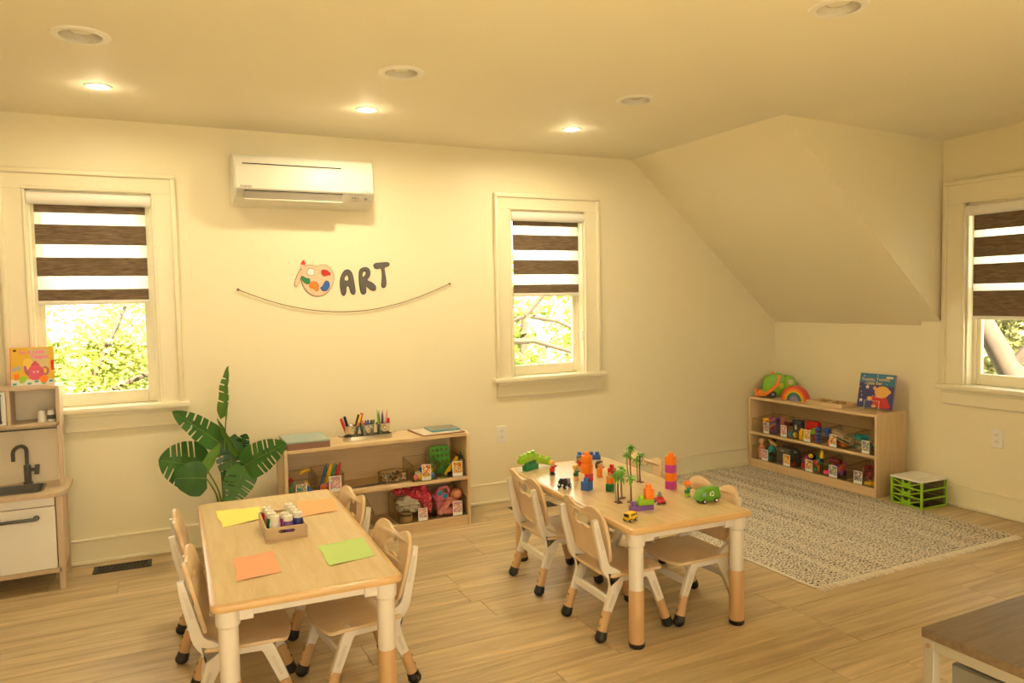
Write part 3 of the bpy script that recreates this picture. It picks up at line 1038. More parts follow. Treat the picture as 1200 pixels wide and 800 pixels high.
for i, (x, y, rz, lab) in enumerate(CH):
    if i == 0:
        ch0.location = (x, y, 0); ch0.rotation_euler = (0, 0, rz); ch0['group'] = 'child chairs around the two tables'
    else:
        dup(ch0, (x, y, 0), rz, lab)

# ------------------------------------------------------------------ craft table contents
def sheet(label, pts, mm, seed):
    """a sheet of paper, corners in the order given (world x,y), with slightly lifted edges"""
    rr = random.Random(seed)
    n = 10
    b = B()
    V = []; F = []
    p = [Vector(q) for q in pts]
    for j in range(n+1):
        for i in range(n+1):
            u, v = i/n, j/n
            q = p[0].lerp(p[1], u).lerp(p[3].lerp(p[2], u), v)
            e = max(abs(u-0.5), abs(v-0.5))*2
            z = ZT + 0.0012 + 0.003*max(0, e-0.75)*4*(0.5+0.5*math.sin(5*u+3*v+seed))
            # one ragged edge
            dx = 0.0025*math.sin(9*v+seed)*(u < 0.06)
            V.append((q.x+dx, q.y, z))
    for j in range(n):
        for i in range(n):
            a = j*(n+1)+i
            F.append((a, a+1, a+n+2, a+n+1))
    b.poly(V, F)
    o = b.build('paper_sheet', mm)
    md = o.modifiers.new('thickness', 'SOLIDIFY'); md.thickness = 0.0006; md.offset = 1
    return tag(o, label, 'paper', 'coloured paper sheets on the craft table')
sheet('yellow paper sheet at the far left of the craft table', [(0.25, -1.185), (0.435, -1.195), (0.418, -1.405), (0.26, -1.45)], M_paper_y, 1)
sheet('orange paper sheet at the far right corner of the craft table', [(0.60, -1.19), (0.762, -1.225), (0.735, -1.445), (0.572, -1.46)], M_paper_o, 2)
sheet('salmon orange paper sheet at the near left of the craft table', [(0.255, -1.875), (0.396, -1.865), (0.388, -2.10), (0.243, -2.12)], M_paper_s, 3)
sheet('green paper sheet near the right edge of the craft table', [(0.556, -1.884), (0.730, -1.875), (0.718, -2.095), (0.545, -2.125)], M_paper_g, 4)

TRX, TRY, TRW, TRD, TRH = 0.472, -1.605, 0.158, 0.26, 0.05
t = thing('wooden_tray', 'small wooden box tray holding paint bottles on the craft table', 'tray', (TRX, TRY, ZT), R(-2))
b = B(); b.bx(-TRW/2, TRW/2, -TRD/2, TRD/2, 0, 0.006); b.build('base', M_traywood, t)
for s in (-1, 1):
    b = B(); b.bx(s*TRW/2-(0.007 if s > 0 else 0), s*TRW/2+(0 if s > 0 else 0.007), -TRD/2, TRD/2, 0, TRH, 0.001); b.build('side', M_traywood, t)
    me = flat([[(-TRW/2+0.007, 0.006), (TRW/2-0.007, 0.006), (TRW/2-0.007, TRH), (-TRW/2+0.007, TRH)], rrect(0.062, 0.014, 0.0068, 5, 0, 0.032)], 0.007)
    b = B(); b.mesh(me, face_front(0, s*(TRD/2-0.0035), 0)); b.build('end', M_traywood, t)

def paint_bottle(name, label, x, y, mm, rot=0.0):
    t = thing('paint_bottle', label, 'bottle', (x, y, ZT+0.006), rot, 'paint bottles in the wooden tray')
    b = B(); b.lathe([(0, 0), (0.019, 0), (0.0205, 0.003), (0.0205, 0.044), (0.016, 0.05), (0.015, 0.054), (0, 0.054)], n=20); b.build('bottle_body', mm, t)
    b = B(); b.lathe([(0, 0.052), (0.0185, 0.052), (0.0185, 0.069), (0.016, 0.0725), (0.006, 0.0735), (0.004, 0.077), (0, 0.077)], n=20); b.build('cap', M_white, t)
bots = [(-0.05, 0.095, M_red, 'red paint bottle at the back left of the tray'),
        (-0.048, 0.047, M_pink, 'pink paint bottle, second from the back in the left row'),
        (-0.046, -0.002, M_green, 'dark green paint bottle, third in the left row'),
        (-0.042, -0.06, M_twhite, 'white paint bottle at the front left of the tray'),
        (0.008, -0.026, M_magenta, 'magenta paint bottle in the middle of the tray'),
        (0.012, -0.075, M_purple, 'purple paint bottle at the front middle of the tray'),
        (0.048, 0.10, M_lime, 'light green paint bottle at the back right of the tray'),
        (0.05, 0.052, M_teal, 'teal paint bottle, second in the right row'),
        (0.055, 0.004, pl('toy_sky', (0.08, 0.25, 0.55)), 'light blue paint bottle, third in the right row'),
        (0.06, -0.046, pl('toy_navy', (0.04, 0.05, 0.30)), 'dark blue paint bottle at the front right of the tray')]
for (dx, dy, mm, lab) in bots:
    paint_bottle('paint_bottle', lab, TRX+dx*0.9, TRY+dy, mm)

# ------------------------------------------------------------------ toy table contents
U = 0.0415
def block(label, x, y, z, nx, ny, mm, rz=0.0, h=0.036, u=U, group='toy building blocks on the play table', tilt=None, studs=True):
    b = B()
    b.bx(-nx*u/2+0.0004, nx*u/2-0.0004, -ny*u/2+0.0004, ny*u/2-0.0004, 0, h, 0.0025, 2)
    if studs:
        for i in range(nx):
            for j in range(ny):
                b.lathe([(u*0.36, h-0.001), (u*0.34, h+0.014), (u*0.29, h+0.0175), (0, h+0.0175)], ((i-(nx-1)/2)*u, (j-(ny-1)/2)*u, 0), 14)
    o = b.build('toy_block', mm)
    o.location = (x, y, z)
    o.rotation_euler = (tilt[0], tilt[1], rz) if tilt else (0, 0, rz)
    return tag(o, label, 'toy block', group)
# tall orange and purple tower
tx, ty = 2.222, -1.872
for k, (mm, n_) in enumerate(((M_magenta, 'purple toy block at the foot of the tall tower'), (M_orange, 'orange toy block second from the bottom of the tall tower'),
                              (M_magenta, 'purple toy block third up in the tall tower'), (M_orange, 'orange toy block on top of the tall tower'))):
    block(n_, tx, ty, ZT+k*0.039, 1, 1, mm, R(20), 0.039)
# orange stack on blue with a red block askew
bx_, by_ = 1.866, -1.69
block('blue toy block under the orange stack', bx_, by_, ZT, 1, 1, M_blue, R(25), 0.044, 0.044)
block('red toy block turned askew in the orange stack', bx_+0.018, by_+0.01, ZT+0.044, 1, 1, M_red, R(60), 0.036, 0.042)
block('lower orange toy block of the stack on blue', bx_+0.004, by_+0.004, ZT+0.08, 1, 1, M_orange, R(25), 0.044, 0.044)
block('upper orange toy block of the stack on blue', bx_+0.005, by_+0.004, ZT+0.124, 1, 1, M_orange, R(25), 0.042, 0.04)
# red, orange, green short stack
bx_, by_ = 1.950, -1.762
block('green toy block at the bottom of the short stack', bx_, by_, ZT, 1, 1, M_green, R(15), 0.036, 0.031)
block('orange toy block in the middle of the short stack', bx_+0.004, by_, ZT+0.036, 1, 1, M_orange, R(15), 0.036, 0.031)
block('red toy block on top of the short stack', bx_+0.014, by_+0.004, ZT+0.072, 1, 1, M_red, R(15), 0.036, 0.03)
# green leaning pile at the far left
gx, gy = 1.832, -1.175
block('dark green toy block under the lime blocks', gx, gy, ZT, 3, 1, M_green, R(24), 0.03, 0.034)
block('lime four-stud toy block lying slanted on the dark green one', gx-0.02, gy-0.004, ZT+0.05, 4, 1, M_lime, R(24), 0.028, 0.034, tilt=(0, R(-5), 0))
block('lime toy block leaning to the table at the right of the green pile', gx+0.075, gy+0.02, ZT+0.024, 3, 1, M_lime, R(-5), 0.028, 0.034, tilt=(0, R(18), 0))
# blue bricks at the far edge
block('blue four-stud toy block at the far end of the toy table', 2.232, -1.118, ZT, 4, 1, M_blue, R(-25), 0.026, 0.034)
# purple, lime and orange pile
qx, qy = 1.890, -2.092
block('flat purple toy block under the lime and orange blocks', qx, qy, ZT, 3, 1, M_purple, R(-12), 0.022, 0.035)
block('lime toy block stacked on the flat purple block', qx+0.017, qy-0.0036, ZT+0.022, 2, 1, M_lime, R(-12), 0.024, 0.035)
block('orange toy block on the lime block, near the red toy car', qx+0.034, qy-0.0072, ZT+0.046, 1, 1, M_orange, R(-12), 0.046, 0.037)

def toy_figure(label, x, y, rz, shirt, trousers, hair, cap=None, long_hair=False, s=1.0):
    t = thing('toy_figure', label, 'toy figure', (x, y, ZT), rz, 'little toy people on the play table')
    b = B(); b.lathe([(0, 0), (0.011, 0), (0.013, 0.004), (0.012, 0.024), (0.0, 0.026)], n=16)
    b.sph((-0.007, -0.004, 0.005), (0.008, 0.011, 0.005), 10, 6); b.sph((0.007, -0.004, 0.005), (0.008, 0.011, 0.005), 10, 6)
    b.build('legs', trousers, t)
    b = B(); b.lathe([(0, 0.02), (0.0125, 0.02), (0.0145, 0.026), (0.012, 0.042), (0.006, 0.048), (0, 0.048)], n=16)
    for q in (-1, 1):
        b.tube([(q*0.009, -0.001, 0.041), (q*0.018, -0.004, 0.041), (q*0.023, -0.008, 0.044)], [0.0055, 0.005, 0.0045], 8)
    b.build('shirt', shirt, t)
    b = B(); b.sph((0, -0.001, 0.059), (0.0145, 0.0135, 0.0145), 16, 10)
    b.sph((0, -0.0145, 0.0575), 0.003, 8, 6)
    for q in (-1, 1):
        b.sph((q*0.0245, -0.0095, 0.0455), 0.005, 8, 6)
        b.sph((q*0.0145, -0.001, 0.058), 0.003, 8, 6)
    hd = b.build('head', M_skin, t)
    b = B()
    for q in (-1, 1):
        b.sph((q*0.005, -0.0138, 0.061), (0.0016, 0.001, 0.002), 8, 6)
    b.tube([(-0.004, -0.0138, 0.0535), (0, -0.0146, 0.0525), (0.004, -0.0138, 0.0535)], 0.0007, 5)
    b.build('face', M_tblack, hd)
    b = B(); b.sph((0, 0.003, 0.064), (0.0165, 0.0145, 0.0135), 16, 8)
    if long_hair:
        b.sph((-0.011, 0.007, 0.055), (0.008, 0.009, 0.017), 10, 8); b.sph((0.011, 0.007, 0.055), (0.008, 0.009, 0.017), 10, 8); b.sph((0, 0.01, 0.054), (0.012, 0.007, 0.016), 10, 8)
    b.sph((-0.006, -0.007, 0.0715), (0.008, 0.007, 0.005), 8, 6); b.sph((0.006, -0.006, 0.0715), (0.008, 0.007, 0.005), 8, 6)
    b.build('hair', hair, t)
    if cap is not None:
        b = B(); b.lathe([(0.0175, 0.064), (0.0175, 0.07), (0.013, 0.079), (0, 0.082)], n=16); b.sph((0, -0.014, 0.067), (0.014, 0.012, 0.003), 12, 6)
        b.build('cap', cap, t)
    t.scale = (s, s, s)
M_blond = pl('toy_blond', (0.88, 0.50, 0.08))
toy_figure('blond toy figure in a red top, left of the black toy vehicle', 1.874, -1.338, R(20), M_red, M_tblack, M_blond)
toy_figure('blond toy figure in a green top beside the orange stack', 1.925, -1.492, R(20), M_green, M_skin, M_blond)
toy_figure('dark-haired toy figure in an orange dress right of the orange stack', 2.06, -1.50, R(22), M_orange, M_orange, M_brown, None, True, 1.1)
toy_figure('dark-haired toy figure half hidden behind the orange stack', 2.062, -1.31, R(-30), M_red, M_skin, M_brown, None, True)
toy_figure('toy figure in green with an orange cap by the tall tower', 2.195, -2.025, R(10), M_green, M_lime, M_skin, M_orange, False, 0.92)

def wheels(t, xs, hw, r, w=0.012):
    for x in xs:
        for s in (-1, 1):
            b = B(); b.cyl((x, s*hw-w/2, r), (x, s*hw+w/2, r), r, n=16); wh = b.build('wheel', M_tblack, t)
            b = B(); b.cyl((x, s*(hw+w/2)-0.001, r), (x, s*(hw+w/2)+0.0015*s, r), r*0.55, n=12); b.build('hub', M_twhite, wh)
# green recycling truck
t = thing('toy_truck', 'green toy recycling truck near the right edge of the toy table', 'toy vehicle', (2.213, -2.135, ZT), R(-4))
b = B()
prof = catmull([(-0.05, 0.012), (-0.052, 0.035), (-0.04, 0.055), (-0.02, 0.064), (0.045, 0.066), (0.052, 0.058), (0.052, 0.012)], 4)
b.prism(prof, 0.05, XZ(0.025), 0.006); b.build('body', pl('truck_green', (0.13, 0.38, 0.03)), t)
wheels(t, (-0.03, 0.033), 0.023, 0.011, 0.009)
b = B(); b.prism([(-0.044, 0.034), (-0.036, 0.05), (-0.02, 0.052), (-0.02, 0.034)], 0.051, XZ(0.0255)); b.build('window', pl('toy_glass', (0.30, 0.42, 0.42)), t)
b = B()
for k in range(3):
    a = 2*PI*k/3
    pts = []
    for q in range(5):
        aa = a + q*0.32
        pts.append((0.011*math.cos(aa), 0.011*math.sin(aa)))
    pin = [(0.007*math.cos(a+q*0.32), 0.007*math.sin(a+q*0.32)) for q in range(4, -1, -1)]
    b.prism(pts+pin, 0.001, face_front(0.01, -0.0255, 0.042))
    ae = a+4*0.32
    b.prism([(0.0135*math.cos(ae), 0.0135*math.sin(ae)), (0.0135*math.cos(ae+0.05)-0.004*math.sin(ae), 0.012*math.sin(ae+0.05)+0.006*math.cos(ae)), (0.0045*math.cos(ae), 0.0045*math.sin(ae))], 0.001, face_front(0.01, -0.0255, 0.042))
b.build('recycling_symbol', M_card, t)
b = B(); b.sph((-0.051, -0.014, 0.022), 0.004, 8, 6); b.sph((-0.051, 0.014, 0.022), 0.004, 8, 6); b.build('headlight', M_yellow, t)
# yellow bus
t = thing('toy_bus', 'small yellow toy bus at the near left edge of the toy table', 'toy vehicle', (1.758, -2.20, ZT), R(20))
b = B(); b.box((0, 0, 0.021), (0.054, 0.034, 0.032), 0.007, None, 2); b.build('body', M_yellow, t)
wheels(t, (-0.018, 0.018), 0.014, 0.008, 0.008)
b = B(); b.box((-0.0285, 0, 0.028), (0.003, 0.024, 0.012), 0.001)
for k in range(3):
    b.box((-0.012+k*0.014, -0.0168, 0.029), (0.009, 0.002, 0.01), 0.0008); b.box((-0.012+k*0.014, 0.0168, 0.029), (0.009, 0.002, 0.01), 0.0008)
b.build('window', M_tblack, t)
# red car with a grey driver
t = thing('toy_car', 'small red toy car with a grey seat, right of the orange block', 'toy vehicle', (2.022, -2.048, ZT), R(70))
b = B(); b.box((0, 0, 0.015), (0.058, 0.036, 0.018), 0.007, None, 2); b.box((-0.006, 0, 0.026), (0.03, 0.03, 0.01), 0.004); b.build('body', M_red, t)
b = B(); b.box((0.002, 0, 0.034), (0.016, 0.022, 0.02), 0.005); b.sph((0.0, 0, 0.047), 0.008, 10, 8); b.build('seat', M_tgrey, t)
wheels(t, (-0.018, 0.018), 0.015, 0.009, 0.008)
# black jeep
t = thing('toy_jeep', 'black and grey toy vehicle near the left edge of the toy table', 'toy vehicle', (1.795, -1.60, ZT), R(25))
b = B(); b.box((-0.012, 0, 0.026), (0.036, 0.036, 0.03), 0.006, None, 2); b.box((-0.012, 0, 0.044), (0.026, 0.03, 0.01), 0.004); b.build('cab', M_tblack, t)
b = B(); b.box((0.018, 0, 0.029), (0.032, 0.034, 0.034), 0.008, None, 2); b.build('body', M_tgrey, t)
wheels(t, (-0.018, 0.02), 0.017, 0.011, 0.009)
b = B(); b.sph((-0.031, -0.01, 0.02), 0.005, 8, 6); b.sph((-0.031, 0.01, 0.02), 0.005, 8, 6); b.build('headlight', M_twhite, t)

M_frond = pl('toy_frond', (0.16, 0.42, 0.05)); M_trunk = pl('toy_trunk', (0.13, 0.035, 0.02)); M_trunk2 = pl('toy_trunk_grey', (0.34, 0.27, 0.18))
def toy_palm(label, x, y, h, seed, trunks=2):
    rr = random.Random(seed)
    t = thing('toy_palm', label, 'toy tree', (x, y, ZT), rr.uniform(0, 6), 'toy palm trees on the play table')
    b = B(); b.sph((0, 0, 0.002), (0.024, 0.014, 0.003), 14, 6)
    for k in range(5):
        a = k*1.25
        b.sph((0.02*math.cos(a), 0.014*math.sin(a), 0.0015), (0.009, 0.005, 0.0025), 8, 4)
    b.build('base', M_trunk, t)
    for q in range(trunks):
        hh = h*(1.0, 0.78, 0.62)[q]
        dx, dy = ((0, 0), (0.012, 0.004), (-0.011, 0.005))[q]
        tip = (dx*1.6, dy*1.4, hh)
        b = B(); b.tube([(dx, dy, 0), (dx*1.3+0.003, dy, hh*0.5), tip], [0.0038, 0.0032, 0.0028], 7); b.build('trunk', M_trunk if q == 0 else M_trunk2, t)
        b = B()
        for k in range(16):
            a = 2*PI*k/16 + rr.uniform(-.2, .2)
            L = rr.uniform(0.024, 0.036); up = rr.uniform(0.2, 1.6)
            d = Vector((math.cos(a), math.sin(a), 0)); sd = Vector((-d.y, d.x, 0))
            pts = []
            for i in range(5):
                s_ = i/4
                p = Vector(tip) + d*L*s_ + Vector((0, 0, L*(up*s_ - 1.15*s_*s_)))
                pts.append((p, 0.006*math.sin(PI*(0.15+0.85*s_))+0.0006))
            V = [];
            for p, w_ in pts:
                V += [p+sd*w_, p-sd*w_, p+Vector((0, 0, 0.0012))]
            F = []
            for i in range(4):
                o_ = i*3
                F += [(o_, o_+2, o_+5, o_+3), (o_+2, o_+1, o_+4, o_+5), (o_, o_+3, o_+4, o_+1)]
            b.poly([tuple(v) for v in V], F)
        b.build('fronds', M_frond, t)
toy_palm('toy palm tree at the front left of the palm group', 1.872, -1.945, 0.135, 3)
toy_palm('toy palm tree behind the front left palm', 1.925, -1.895, 0.13, 5)
toy_palm('short toy palm tree with one dark trunk, by the purple block', 1.921, -1.975, 0.105, 8, 1)
toy_palm('tall toy palm tree in the middle of the palm group', 2.205, -1.568, 0.145, 11)
toy_palm('toy palm tree at the right of the palm group', 2.175, -1.69, 0.13, 13)
# ------------------------------------------------------------------ play kitchen
KX1 = -0.405; KX0 = KX1-0.72; KF = -0.375; KB = -0.066; KC = 0.50
t = thing('play_kitchen', 'white and birch play kitchen with sink at the left edge, cut by the frame', 'play kitchen', ((KX0+KX1)/2, 0, 0))
kw = (KX1-KX0)/2
for sx in (-1, 1):
    for (y, z1) in ((KF+0.018, KC-0.022), (KB-0.018, 1.02)):
        b = B(); b.bx(sx*(kw-0.012)-0.014, sx*(kw-0.012)+0.014, y-0.018, y+0.018, 0, z1 if y < -0.2 else KC-0.022, 0.002); b.build('leg', M_kwood, t)
b = B(); b.bx(-kw+0.002, -kw+0.016, KF+0.03, KB-0.03, 0.1, KC-0.022); b.bx(kw-0.016, kw-0.002, KF+0.03, KB-0.03, 0.1, KC-0.022)
b.bx(-kw+0.01, kw-0.01, KB-0.012, KB, 0.1, KC-0.022); b.bx(-kw+0.01, kw-0.01, KF+0.01, KB, 0.095, 0.11); b.build('cabinet', M_kwood, t)
b = B()
co = [(-kw-0.03, KB), (-kw-0.03, KF+0.06), (-kw+0.01, KF-0.025), (kw-0.01, KF-0.025), (kw+0.03, KF+0.06), (kw+0.03, KB)]
sk = rrect(0.30, 0.20, 0.03, 5, 0.12, -0.235)
me = flat([co, sk], 0.022, 0.001)
b.mesh(me, Matrix.Translation((0, 0, KC-0.011))); b.build('countertop', M_kwood, t)
b = B()
for (w_, h_, r_, z_, w2, h2, r2, z2) in ((0.318, 0.218, 0.034, 0.003, 0.296, 0.196, 0.03, 0.003), (0.296, 0.196, 0.03, 0.003, 0.27, 0.17, 0.03, -0.055)):
    A_ = rrect(w_, h_, r_, 5, 0.12, -0.235); B_ = rrect(w2, h2, r2, 5, 0.12, -0.235); n = len(A_)
    b.poly([(p[0], p[1], KC+z_) for p in A_]+[(p[0], p[1], KC+z2) for p in B_], [(i, (i+1) % n, n+(i+1) % n, n+i) for i in range(n)])
A_ = rrect(0.27, 0.17, 0.03, 5, 0.12, -0.235); b.poly([(p[0], p[1], KC-0.055) for p in A_], [tuple(range(len(A_)))])
A_ = rrect(0.318, 0.218, 0.034, 5, 0.12, -0.235); n = len(A_)
b.poly([(p[0], p[1], KC+0.003) for p in A_]+[(p[0], p[1], KC) for p in A_], [(i, (i+1) % n, n+(i+1) % n, n+i) for i in range(n)])
b.build('sink_basin', M_kgrey, t)
# faucet
b = B(); b.cyl((0.19, -0.105, KC), (0.19, -0.105, KC+0.012), 0.021, n=18); b.cyl((0.19, -0.105, KC+0.012), (0.19, -0.105, KC+0.10), 0.0165, n=18)
arc = [(0.19, -0.105, KC+0.10), (0.19, -0.105, KC+0.165)] + [(0.19-0.026*(1-math.cos(a)), -0.105-0.03*(1-math.cos(a)), KC+0.175+0.03*math.sin(a)) for a in [PI*k/8 for k in range(0, 9)]] + [(0.138, -0.165, KC+0.135)]
b.tube(arc, 0.0095, 10)
fa = b.build('faucet', M_kgrey, t)
b = B(); b.cyl((0.19, -0.105, KC+0.075), (0.235, -0.115, KC+0.075), 0.009, n=12); b.cyl((0.232, -0.115, KC+0.05), (0.236, -0.115, KC+0.10), 0.011, n=12); b.build('tap_lever', M_kgrey, fa)
# doors
b = B(); b.bx(-kw+0.012, kw-0.03, KF-0.002, KF+0.014, KC-0.066, KC-0.024, 0.001); b.build('front_rail', M_kwhite, t)
for (x0, x1) in ((-kw+0.03, -0.004), (0.0, kw-0.03)):
    b = B(); b.bx(x0, x1, KF-0.004, KF+0.012, 0.115, KC-0.07, 0.0015); d = b.build('door', M_kwhite, t)
    b = B(); xm = (x0+x1)/2
    b.tube([(xm-0.085, KF, KC-0.12), (xm-0.085, KF-0.03, KC-0.12), (xm-0.07, KF-0.034, KC-0.12), (xm+0.07, KF-0.034, KC-0.12), (xm+0.085, KF-0.03, KC-0.12), (xm+0.085, KF, KC-0.12)], 0.0085, 10)
    b.sph((xm-0.085, KF-0.006, KC-0.12), (0.014, 0.006, 0.014), 12, 6); b.sph((xm+0.085, KF-0.006, KC-0.12), (0.014, 0.006, 0.014), 12, 6)
    b.build('handle', M_kgrey, d)
b = B(); b.bx(-kw+0.01, kw-0.012, KF+0.0, KF+0.02, 0.09, 0.112, 0.001); b.build('bottom_rail', M_kwood, t)
# upper unit
UF = -0.25; UB = -0.068
b = B()
for sx in (-1, 1):
    b.bx(sx*(kw-0.006)-0.009, sx*(kw-0.006)+0.009, UF, UF+0.06, KC, 1.015, 0.001)
    b.bx(sx*(kw-0.006)-0.009, sx*(kw-0.006)+0.009, UF+0.06, UB, 0.80, 1.015, 0.001)
    b.build('side_panel', M_kwood, t); b = B()
b = B(); b.bx(-kw, kw, UF-0.004, UB, 1.005, 1.02, 0.001); b.build('top_board', M_kwood, t)
b = B(); b.bx(-kw+0.003, kw-0.003, UF, UB, 0.818, 0.833, 0.001); b.build('shelf_board', M_kwood, t)
b = B(); b.bx(-kw+0.003, kw-0.003, UB-0.004, UB+0.002, KC, 1.005); b.build('back_board', M_kback, t)
b = B(); b.bx(0.135, 0.149, UF, UB, 0.833, 1.005); b.build('divider', M_kwood, t)
b = B(); b.cyl((-kw+0.01, UF+0.02, 0.803), (kw-0.01, UF+0.02, 0.803), 0.004, n=10); b.build('hanging_rail', M_kgrey, t)
# microwave door
fx0, fx1, fz0, fz1 = -kw+0.013, 0.132, 0.836, 1.002
me = flat([[(fx0, fz0), (fx1, fz0), (fx1, fz1), (fx0, fz1)], rrect(0.20, 0.10, 0.004, 2, -0.045, 0.918)], 0.012, 0.001)
b = B(); b.mesh(me, face_front(0, UF-0.002, 0)); d = b.build('microwave_door', M_kwhite, t)
b = B(); b.bx(-0.15, 0.06, UF+0.0, UF+0.002, 0.865, 0.97); b.build('door_window', M_kback, d)
b = B(); xh = 0.108; b.tube([(xh, UF-0.008, 0.852), (xh, UF-0.035, 0.854), (xh, UF-0.038, 0.865), (xh, UF-0.038, 0.973), (xh, UF-0.035, 0.984), (xh, UF-0.008, 0.986)], 0.0085, 10); b.build('handle', M_kgrey, d)

def cup(label, x, y, z, mm, deco=None):
    t = thing('toy_cup', label, 'cup', (x, y, z), 0, 'cups on the play kitchen shelf')
    b = B(); b.lathe([(0, 0), (0.019, 0), (0.0195, 0.02), (0.0165, 0.052), (0.0155, 0.058), (0.012, 0.061), (0, 0.061)], n=20); b.build('cup_body', mm, t)
    if deco:
        b = B(); b.lathe([(0.0198, 0.012), (0.0196, 0.02), (0.0184, 0.034), (0.0, 0.034), (0.0, 0.012)], n=20); b.build('dark_band', deco, t)
cup('plain white cup on the play kitchen shelf', -0.487, -0.205, 0.833, M_kwhite)
cup('white cup with a dark printed band on the play kitchen shelf', -0.447, -0.195, 0.833, M_kwhite, M_kgrey)

def book(name, label, M, w, h, th, cover, spine):
    """cover faces +Z of M, centred on the bottom edge"""
    t = thing(name, label, 'book', (0, 0, 0))
    t.matrix_world = M
    b = B(); b.bx(-w/2, w/2, 0, h, -0.0025, 0, 0.0005); b.build('front_cover', cover, t)
    b = B(); b.bx(-w/2, w/2, 0, h, -th, -th+0.0025, 0.0005); b.bx(-w/2-0.001, -w/2+0.002, 0, h, -th, 0); b.build('back_cover', spine, t)
    b = B(); b.bx(-w/2+0.002, w/2-0.004, 0.003, h-0.003, -th+0.0025, -0.0025); b.build('pages', M_card, t)
    return t
def onface(t, name, pts, z, mm, th=0.0006, label=None):
    b = B(); b.prism(pts, th, Matrix.Translation((0, 0, z))); return b.build(name, mm, t, label)
def star(cx, cy, r, k=0.42):
    return [((r if i % 2 == 0 else r*k)*math.cos(PI/2+i*PI/5)+cx, (r if i % 2 == 0 else r*k)*math.sin(PI/2+i*PI/5)+cy) for i in range(10)]
# teapot book, standing on the kitchen top
M_bkyel = pl('book_yellow', (0.78, 0.48, 0.04), 0.35)
Mb = Matrix.Translation((-0.523, -0.155, 1.0205)) @ Matrix.Rotation(R(2), 4, 'Z') @ Matrix.Rotation(R(78), 4, 'X')
t = book('picture_book', 'yellow picture book with a pink teapot on top of the play kitchen', Mb, 0.192, 0.198, 0.012, M_bkyel, M_red)
onface(t, 'cloth_border', [(-0.096, 0.0), (0.096, 0.0), (0.096, 0.028), (-0.096, 0.034)], 0.0, pl('book_white', (0.78, 0.78, 0.72)))
for k in range(6):
    onface(t, 'check', [(-0.09+k*0.032, 0.004+0.01*(k % 2)), (-0.073+k*0.032, 0.004+0.01*(k % 2)), (-0.07+k*0.032, 0.014+0.01*(k % 2)), (-0.087+k*0.032, 0.014+0.01*(k % 2))], 0.0006, M_teal)
onface(t, 'light_panel', [(-0.02, 0.19), (0.072, 0.19), (0.072, 0.09), (0.0, 0.09), (-0.01, 0.14)], 0.0, pl('book_tan', (0.66, 0.52, 0.25)))
onface(t, 'teapot_body', catmull([(-0.022, 0.06), (-0.015, 0.092), (0.012, 0.106), (0.04, 0.092), (0.05, 0.06), (0.035, 0.032), (0.012, 0.026), (-0.01, 0.032)], 4), 0.0007, pl('book_pink', (0.72, 0.09, 0.18)))
onface(t, 'teapot_lid', [(-0.01, 0.102), (0.034, 0.102), (0.014, 0.126), (0.009, 0.126)], 0.0009, pl('book_pink2', (0.60, 0.07, 0.15)))
onface(t, 'teapot_spout', catmull([(-0.018, 0.05), (-0.034, 0.065), (-0.038, 0.1), (-0.028, 0.1), (-0.022, 0.08), (-0.014, 0.075)], 3), 0.0008, pl('book_mauve', (0.45, 0.13, 0.19)))
me = flat([ell(0.056, 0.072, 0.017, 0.024, 20), ell(0.054, 0.073, 0.009, 0.015, 16)], 0.0008)
b = B(); b.mesh(me, Matrix.Translation((0, 0, 0.0009))); b.build('teapot_handle', pl('book_mauve', (0.45, 0.13, 0.19)), t)
for q in (0.006, 0.022):
    onface(t, 'eye', ell(q, 0.068, 0.0045, 0.006, 12), 0.0015, M_twhite)
    onface(t, 'pupil', ell(q, 0.067, 0.002, 0.003, 10), 0.0021, M_tblack)
onface(t, 'flower_pot', [(-0.085, 0.06), (-0.058, 0.06), (-0.062, 0.03), (-0.08, 0.03)], 0.0007, M_orange)
for (fx, fy) in ((-0.08, 0.085), (-0.06, 0.092)):
    onface(t, 'flower', ell(fx, fy, 0.012, 0.012, 12), 0.0009, pl('book_grey', (0.45, 0.43, 0.38)))
onface(t, 'green_cup', catmull([(-0.062, 0.045), (-0.028, 0.045), (-0.034, 0.018), (-0.055, 0.018)], 3), 0.0012, M_lime)
onface(t, 'yellow_cup', catmull([(0.03, 0.042), (0.066, 0.042), (0.06, 0.012), (0.038, 0.012)], 3), 0.0014, M_orange)
onface(t, 'moon', ell(-0.02, 0.112, 0.022, 0.03, 18), 0.0004, pl('book_yel2', (0.86, 0.60, 0.10)))
b = B(); b.mesh(text_mesh("I'm A Little", 0.025, 0.0006, width=0.0012), Matrix.Translation((-0.002, 0.172, 0.0012))); b.mesh(text_mesh("Teapot", 0.027, 0.0006, width=0.0012), Matrix.Translation((0.032, 0.148, 0.0012)))
b.build('title_lettering', pl('book_magenta', (0.85, 0.22, 0.52)), t)
onface(t, 'edge_strip', [(0.082, 0.075), (0.096, 0.075), (0.096, 0.13), (0.08, 0.125)], 0.0006, M_red)
onface(t, 'emblem', ell(-0.076, 0.183, 0.008, 0.006, 12), 0.0008, M_brown)

# ------------------------------------------------------------------ plant
PX, PY = 0.372, -0.20
t = thing('potted_monstera', 'tall artificial monstera plant behind the craft table, left of the low shelf', 'plant', (PX, PY, 0))
b = B(); b.lathe([(0, 0), (0.085, 0), (0.098, 0.01), (0.115, 0.17), (0.118, 0.175), (0.108, 0.178), (0.105, 0.155), (0, 0.15)], n=28); po = b.build('pot', M_pot, t)
b = B(); b.lathe([(0, 0.158), (0.06, 0.16), (0.106, 0.152), (0.106, 0.14), (0, 0.14)], n=20); b.build('soil', M_soil, po)

